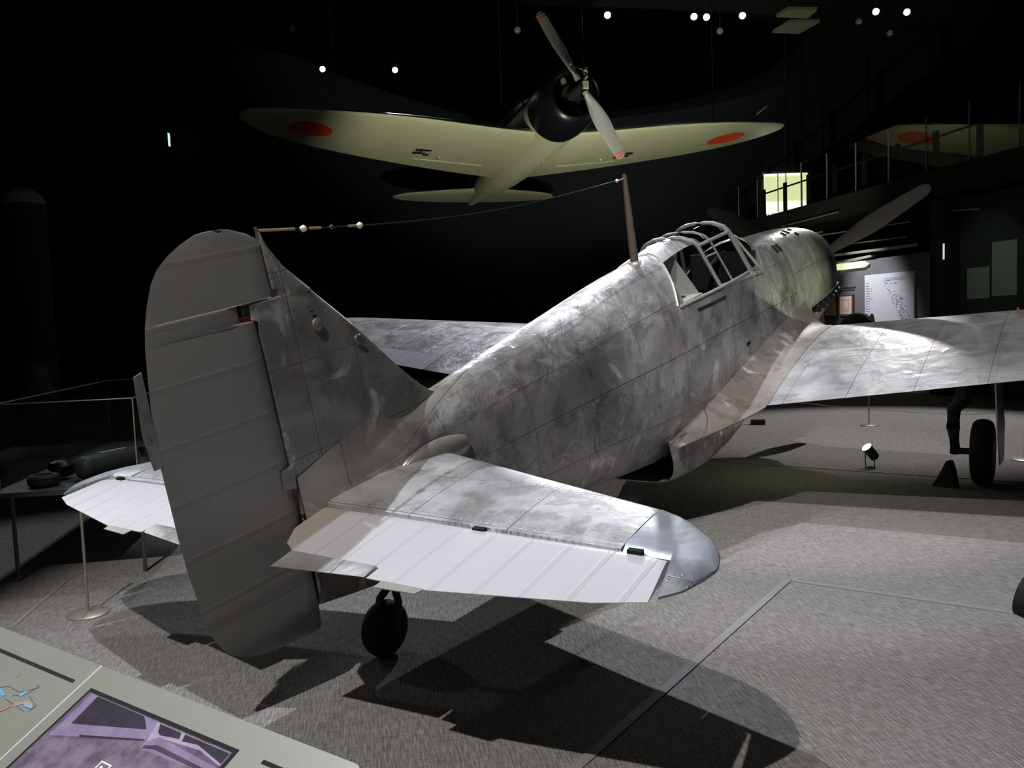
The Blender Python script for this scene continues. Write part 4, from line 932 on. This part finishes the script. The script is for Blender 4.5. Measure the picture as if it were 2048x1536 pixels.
# ------------------------------------------------------------------ uplighters
def can(parent, c, ax, r_, L, lens):
    fix_normals(MB().lathe([(-L, r_*.6), (-L*.95, r_*.85), (-L*.2, r_*.9), (0, r_*1.05), (.004, r_*1.05), (.004, r_*.94), (-.01, r_*.92)], c, ax, 20).build('lamp_can', M['dark'], parent))
    fix_normals(MB().lathe([(-.008, r_*.93), (-.002, r_*.9), (0, 0)], c, ax, 20).build('lens', M[lens], parent))
def uplighter(name, loc, aim, label, power, ang, col, h=.17, r_=.055, lens='lens_warm', blend=.5):
    u_ = thing('floor_spotlight', label, 'spotlight', loc)
    ax = (Vector(aim)-Vector(loc)).normalized(); c = Vector((0, 0, h))+ax*.06
    can(u_, c, ax, r_, .16, lens)
    sx = ax.cross(Vector((0, 0, 1))).normalized()
    MB().tube([sx*(r_+.012)+Vector((0, 0, h)), sx*(r_+.012)+Vector((0, 0, .008)), -sx*(r_+.012)+Vector((0, 0, .008)), -sx*(r_+.012)+Vector((0, 0, h))], .006, 6).build('yoke', M['dark'], u_)
    fix_normals(MB().lathe([(0, .05), (.008, .05), (.009, .01)], (0, 0, 0), (0, 0, 1), 16).build('base', M['dark'], u_))
    l = spot(name, Vector(loc)+c+ax*.02, aim, power, ang, col, .04, blend)
    return u_
uplighter('light_floor_lamp', (.953, -1.776, 0), (-.1, -3.1, 1.9), 'small black floor spotlight with glowing lens under the near wing', 110, 56, (.95, 1, .66))
uplighter('light_belly', (-3.4, -1.2, 0), (-6.6, 3.6, 5.3), 'floor spotlight behind the silver fuselage aimed at the olive fighter', 1300, 62, (1, 1, .74), r_=.07)
uplighter('light_wing', (-1.6, .6, 0), (-4.2, 7.0, 5.6), 'floor spotlight near the rope aimed at the far olive wing', 800, 56, (1, 1, .76), r_=.07)
spot('spot_prop', (-2.6, -1.0, 7.9), (-4.6, 2.6, 5.2), 260, 16, WHITE, .05, .5)
# big dark spotlight at the right edge
bs = thing('floor_spotlight', 'large black unlit spotlight on the carpet at the right edge', 'spotlight', (2.80, -6.52, 0))
fix_normals(MB().lathe([(-.16, .07), (-.14, .10), (.10, .105), (.12, .115), (.16, .115), (.16, .095), (.08, .09)], (-.03, 0, .29), (-1, .35, .25), 24).build('lamp_can', M['black'], bs))
MB().tube([(.04, -.13, .27), (.05, -.13, .02), (.05, .13, .02), (.04, .13, .27)], .012, 8).build('yoke', M['black'], bs)
fix_normals(MB().lathe([(0, .11), (.012, .11), (.014, .02)], (.05, 0, 0), (0, 0, 1), 20).build('base', M['black'], bs))

# ------------------------------------------------------------------ floor strips, rope posts, small box
struct(MB().box((1.345, -7.4, .003), (.045, 3.2, .006)).build('trim_10', M['strip'], None, 0))
struct(MB().box((2.9, -5.80, .003), (3.07, .045, .006)).build('trim_11', M['strip'], None, 0))
struct(MB().box((1.2, -2.03, .004), (3.6, .04, .008)).build('trim_12', M['strip'], None, 0))
struct(MB().box((-2.52, -8.33, .002), (1.06, .02, .004), -PI/4).build('trim_13', M['strip'], None, 0))
def rope_post(loc, label, h=.72):
    p = thing('rope_post', label, 'post', loc, 'rope barrier posts')
    fix_normals(MB().lathe([(0, .12), (.008, .12), (.016, .105), (.018, .02)], (0, 0, 0), (0, 0, 1), 32).build('base', M['post'], p))
    fix_normals(MB().lathe([(.015, .008), (h, .008), (h+.005, .004)], (0, 0, 0), (0, 0, 1), 12).build('pole', M['post'], p))
    MB().tube([(0, .02*math.cos(a), h-.02+.02*math.sin(a)) for a in np.linspace(0, 2*PI, 13)], .003, 6).build('rope_eye', M['post'], p)
rope_post((-1.986, -8.34, 0), 'slim metal rope post behind the far tailplane tip')
rope_post((.241, 1.488, 0), 'slim metal rope post seen beneath the near wing', .62)
rope_post((2.24, -.74, 0), 'slim metal rope post beyond the wheel at the right edge', .62)
rope_post((-2.99, -8.50, 0), 'slim metal rope post before the display table', .55)
rp = [(-.9, 1.49, .31), (-.1, 1.49, .245), (.24, 1.475, .225), (.9, 1.49, .20), (1.5, 1.49, .20), (2.1, 1.49, .255), (3.2, 1.49, .36)]
tag(MB().tube(rp, .004, 6).build('barrier_rope', M['post']), 'thin pale barrier rope strung beyond the near wing', 'rope')
bx = thing('floor_box', 'small black box with a white cable on the carpet beyond the fuselage', 'box', (-1.197, 1.116, 0))
MB().box((0, 0, .035), (.20, .13, .07), .3).build('body', M['dark'], bx, 0); MB().tube([(-.1, -.05, .012), (-.2, -.1, .008), (-.32, -.08, .008)], .008, 6).build('cable', M['cream'], bx)
tag(fix_normals(MB().prism([(1.64, -2.52, 0), (1.83, -2.56, 0), (1.80, -2.55, .16), (1.775, -2.54, .24), (1.755, -2.53, .24), (1.72, -2.53, .16)], (.03, .09, 0)).build('wheel_jack', plain('dark_brown_steel', (.05, .038, .03), .6))), 'dark triangular jack stand beside the near main wheel', 'jack')

# ------------------------------------------------------------------ display table at the left
def Q(q, nn, z): return Vector((S2*q+S2*nn, S2*q-S2*nn, z))
O = Q(-7.6, 2.6, 0); tb = thing('display_table', 'low dark display table on thin legs at the left', 'table', O)
fix_normals(MB().prism([Q(-8.06, 3.81, .60)-O, Q(-7.13, 3.81, .60)-O, Q(-7.13, 1.3, .60)-O, Q(-8.06, 1.3, .60)-O], (0, 0, .035)).build('tabletop', M['table'], tb, 0))
for q in (-8.0, -7.19):
    for nn in (3.64, 1.45): MB().tube([Q(q, nn, 0)-O, Q(q, nn, .60)-O], .014, 8).build('leg', M['table'], tb)
gc = thing('glass_case', 'clear glass case covering the exhibits on the display table', 'display case', Q(-7.6, 2.6, .636)); O2 = gc.location
cor = [(-8.01, 3.78), (-7.16, 3.78), (-7.16, 1.35), (-8.01, 1.35)]
for i in range(4):
    a, b = cor[i], cor[(i+1) % 4]; P = [Q(*a, .64)-O2, Q(*b, .64)-O2, Q(*b, 1.21)-O2, Q(*a, 1.21)-O2]
    nrm = (P[1]-P[0]).cross(Vector((0, 0, 1))).normalized()*.006
    fix_normals(MB().prism(P, -nrm).build('side_pane', M['case_glass'], gc, 0))
fix_normals(MB().prism([Q(*c, 1.21)-O2 for c in cor], (0, 0, .006)).build('top_pane', M['case_glass'], gc, 0))
eg_ = plain('green_glass_edge', (.22, .30, .26), .3)
for i in range(4):
    MB().tube([Q(*cor[i], 1.214)-O2, Q(*cor[(i+1) % 4], 1.214)-O2], .004, 6).build('glass_edge', eg_, gc); MB().tube([Q(*cor[i], .64)-O2, Q(*cor[i], 1.21)-O2], .004, 6).build('glass_edge', eg_, gc)
ta, tb_ = Vector((-2.88, -7.88, .722)), Vector((-3.02, -7.36, .722)); L_ = (tb_-ta).length
tk_ = fix_normals(MB().lathe([(0, .02), (.01, .05), (.03, .072), (.06, .082), (L_-.06, .082), (L_-.03, .072), (L_-.01, .05), (L_, .02)], ta, tb_-ta, 28).build('oxygen_tank', plain('dark_grey_tank', (.05, .05, .052), .55))); tag(tk_, 'dark grey cylindrical tank with a worn top lying in the glass case', 'tank')
fix_normals(MB().prism([ta.lerp(tb_, .35)+Vector((.02, .0, .080)), ta.lerp(tb_, .8)+Vector((.02, .0, .080)), ta.lerp(tb_, .82)+Vector((-.025, -.01, .080)), ta.lerp(tb_, .33)+Vector((-.025, -.01, .080))], (0, 0, .006)).build('worn_plate', plain('worn_pale_plate', (.40, .37, .32), .5), tk_, 0))
wh = MB(); wh.lathe([(0, .085), (.015, .10), (.06, .10), (.075, .085), (.075, .06), (.04, .04), (.04, .0)], Q(-7.80, 3.62, .640), (0, 0, 1), 28); tag(fix_normals(wh.build('exhibit_wheel', plain('dark_wheel', (.03, .03, .028), .7))), 'small dark wheel lying flat in the glass case before the tank', 'wheel')
def lump(name, loc, r_, label, mat):
    me = MB(); V = []; F = []; nu, nv = 12, 8; rg = random.Random(5)
    for i in range(nv+1):
        for k in range(nu):
            a, b = 2*PI*k/nu, PI*i/nv; q = r_*(1+.25*math.sin(3*a+2*b)+.1*rg.uniform(-1, 1)); V.append(Vector(loc)+Vector((q*math.sin(b)*math.cos(a), q*math.sin(b)*math.sin(a), .75*r_*(1+math.cos(b)))))
    for i in range(nv):
        for k in range(nu): F.append([i*nu+k, i*nu+(k+1) % nu, (i+1)*nu+(k+1) % nu, (i+1)*nu+k])
    tag(fix_normals(mesh(name, V, F, mat, None)), label, 'exhibit')
lump('corroded_part', (-3.22, -7.12, .636), .10, 'brown corroded lump of machinery at the right end of the table', M['rust'])
lump('engine_fragment', (-3.14, -7.86, .642), .085, 'dark engine fragment at the left end of the glass case', M['dark'])

# ------------------------------------------------------------------ information rail in the foreground
TP = math.radians(27.5); PO = Vector((.835, -9.753, .80)); pe = Vector((1, 0, 0)); pd = Vector((0, -math.cos(TP), -math.sin(TP))); pn = pe.cross(pd); pn = -pn if pn.z < 0 else pn
ip = thing('information_panel', 'slanted grey metal information panel with a lit purple screen in the foreground', 'information panel', (.6, -10.0, 0))
def K(a, b, h=0): return PO+pe*a+pd*b+pn*h-ip.location
def sheet(pts, h, th, name, mat, parent): return fix_normals(MB().prism([K(a, b, h) for a, b in pts], pn*th).build(name, mat, parent, 0))
corner = [(.90+.022*math.cos(a), .022-.022*math.sin(a)) for a in np.linspace(PI/2, 0, 6)]
sheet([(-.006, 0)]+corner+[(.922, .52), (-.006, .52)], -.02, .02, 'right_board', M['panel'], ip)
sheet([(-1.25, 0), (-.012, 0), (-.012, .52), (-1.25, .52)], -.02, .02, 'left_board', M['panel'], ip)
sheet([(-.012, 0), (-.006, 0), (-.006, .52), (-.012, .52)], -.02, .0203, 'joint_strip', plain('pale_joint', (.5, .5, .45), .4), ip)
for a in (-1.1, .75): fix_normals(MB().prism([K(a, .12, -.02), K(a+.05, .12, -.02), K(a+.05, .3, -.02), K(a, .3, -.02)], (0, 0, -.70+.12)).build('leg', M['dark'], ip, 0))
fix_normals(MB().prism([(x-ip.location.x, y-ip.location.y, 0) for x, y in ((-.3, -10.1), (1.65, -10.1), (1.65, -9.86), (-.3, -9.86))], (0, 0, .03)).build('foot', M['dark'], ip, 0))
for a in (-1.1, .75): fix_normals(MB().box((K(a+.025, .2).x, K(a, .2).y, .32), (.05, .1, .62)).build('leg', M['dark'], ip, 0))
sheet([(-.60, .056), (-.044, .057), (-.044, .066), (-.60, .066)], .0004, .0006, 'slot', M['void'], ip)
sheet([(.691, .059), (.86, .059), (.86, .068), (.691, .068)], .0004, .0006, 'slot', M['void'], ip)
sc_ = sheet([(.036, .060), (.614, .060), (.614, .44), (.036, .44)], .0004, .0006, 'screen_bezel', M['void'], ip)
def em(name, c, s=1.0): return plain(name, tuple(min(1, x) for x in c), .4, emit=c, es=s, noise=.1, scale=30)
def purple(name, a, b, s):
    t = NT(name); co = t.n('ShaderNodeTexCoord').outputs['Object']; f = t.noise(co, 22, 4); g = t.mix(t.ramp(f, .3, .7), a, b)
    t.b.inputs['Base Color'].default_value = (.02, .02, .02, 1); t.b.inputs['Roughness'].default_value = .25; t.set(t.b.inputs['Emission Color'], g); t.b.inputs['Emission Strength'].default_value = s; return t.m
scr = sheet([(.046, .070), (.604, .070), (.604, .43), (.046, .43)], .0011, .0004, 'screen_image', purple('screen_mauve', (.085, .05, .105), (.20, .14, .24), 1), sc_)
mid = purple('screen_lilac', (.22, .17, .30), (.30, .24, .40), 1); dk = purple('screen_dark', (.018, .014, .03), (.03, .024, .048), 1); lt = purple('screen_light', (.38, .31, .46), (.44, .38, .52), 1); mdk = purple('screen_plum', (.055, .035, .075), (.08, .055, .10), 1)
def ov(pts, nm, mat, h=.0016): sheet(pts, h, .0003, nm, mat, scr)
ov([(.062, .072), (.345, .072), (.352, .118), (.060, .194)], 'image_hull_side', mid)
ov([(.088, .073), (.285, .073), (.300, .080), (.328, .097), (.093, .152)], 'image_dark_window', dk, .0020)
ov([(.055, .20), (.14, .180), (.35, .121), (.53, .105), (.60, .16), (.60, .30), (.3, .42), (.05, .42)], 'image_hull_lower', purple('screen_worn', (.10, .07, .115), (.24, .19, .27), 1), .0015)
ov([(.153, .165), (.164, .163), (.349, .117), (.350, .121), (.160, .170)], 'image_rail', dk, .0024)
ov([(.338, .073), (.600, .073), (.600, .105), (.520, .092), (.385, .102), (.360, .122)], 'image_canopy', lt, .0019)
ov([(.358, .120), (.386, .100), (.600, .110), (.600, .128), (.360, .138)], 'image_sill', mid, .0021)
ov([(.365, .128), (.40, .117), (.600, .122), (.600, .130), (.40, .128), (.362, .137)], 'image_groove', mdk, .0024)
ov([(.352, .0745), (.432, .0745), (.441, .088), (.380, .097), (.367, .092)], 'image_pane', dk, .0023)
ov([(.445, .0745), (.600, .0745), (.600, .100), (.503, .084), (.453, .090)], 'image_pane', dk, .0023)
for q in (([(.291, .192), (.329, .192), (.329, .1945), (.291, .1945)]), ([(.291, .192), (.2935, .192), (.2935, .222), (.291, .222)]), ([(.3265, .192), (.329, .192), (.329, .222), (.3265, .222)]), ([(.291, .2195), (.329, .2195), (.329, .222), (.291, .222)])): ov(q, 'image_marker', em('screen_white', (.8, .78, .85)), .0024)
ov([(.306+.004*math.cos(a), .205+.004*math.sin(a)) for a in np.linspace(0, 2*PI, 9)[:-1]], 'image_marker_dot', em('screen_white2', (.8, .78, .85)), .0024)
# printed diagram of an aircraft on the left board
dg = MB()
def line(p0, p1, w_=.002): 
    a, b = Vector((*p0, 0)), Vector((*p1, 0)); d_ = (b-a).normalized(); n2 = Vector((-d_.y, d_.x, 0))*w_/2
    dg.prism([K(*(a+n2)[:2], .0004), K(*(b+n2)[:2], .0004), K(*(b-n2)[:2], .0004), K(*(a-n2)[:2], .0004)], pn*.0004)
for p0, p1 in (((-.25, .135), (-.19, .137)), ((-.19, .137), (-.14, .110)), ((-.155, .135), (-.145, .108)), ((-.158, .104), (-.135, .108)), ((-.21, .165), (-.165, .168)), ((-.165, .168), (-.10, .172)), ((-.14, .136), (-.08, .150)), ((-.08, .150), (-.085, .170)), ((-.20, .15), (-.16, .14)), ((-.16, .175), (-.19, .21)), ((-.30, .155), (-.25, .135)), ((-.265, .096), (-.255, .098)), ((-.262, .104), (-.252, .106))): line(p0, p1)
fix_normals(dg.build('diagram_lines', plain('thin_dark_print', (.10, .09, .09), .6), ip, 0))
blu = plain('sky_blue_print', (.08, .38, .70), .5)
for q in ([(-.275, .150), (-.262, .149), (-.223, .158), (-.235, .163)], [(-.171, .127), (-.160, .128), (-.164, .146), (-.176, .145)], [(-.126, .163), (-.122, .157), (-.083, .153), (-.085, .160)]): sheet(q, .0012, .0004, 'diagram_block', blu, ip)
sheet([(-.16, .165), (-.125, .145), (-.09, .150), (-.095, .158), (-.13, .158), (-.155, .175)], .0009, .0003, 'diagram_body', plain('tan_print2', (.33, .24, .19), .5), ip)
sheet([(-.175, .185), (-.165, .183), (-.20, .215), (-.21, .215)], .0009, .0003, 'diagram_body', plain('orange_print', (.5, .17, .08), .5), ip)
spot('spot_information_panel', (-1.2, -8.4, 5.2), (.7, -9.95, .7), 70, 24, (.93, 1, .88), .06, .6)
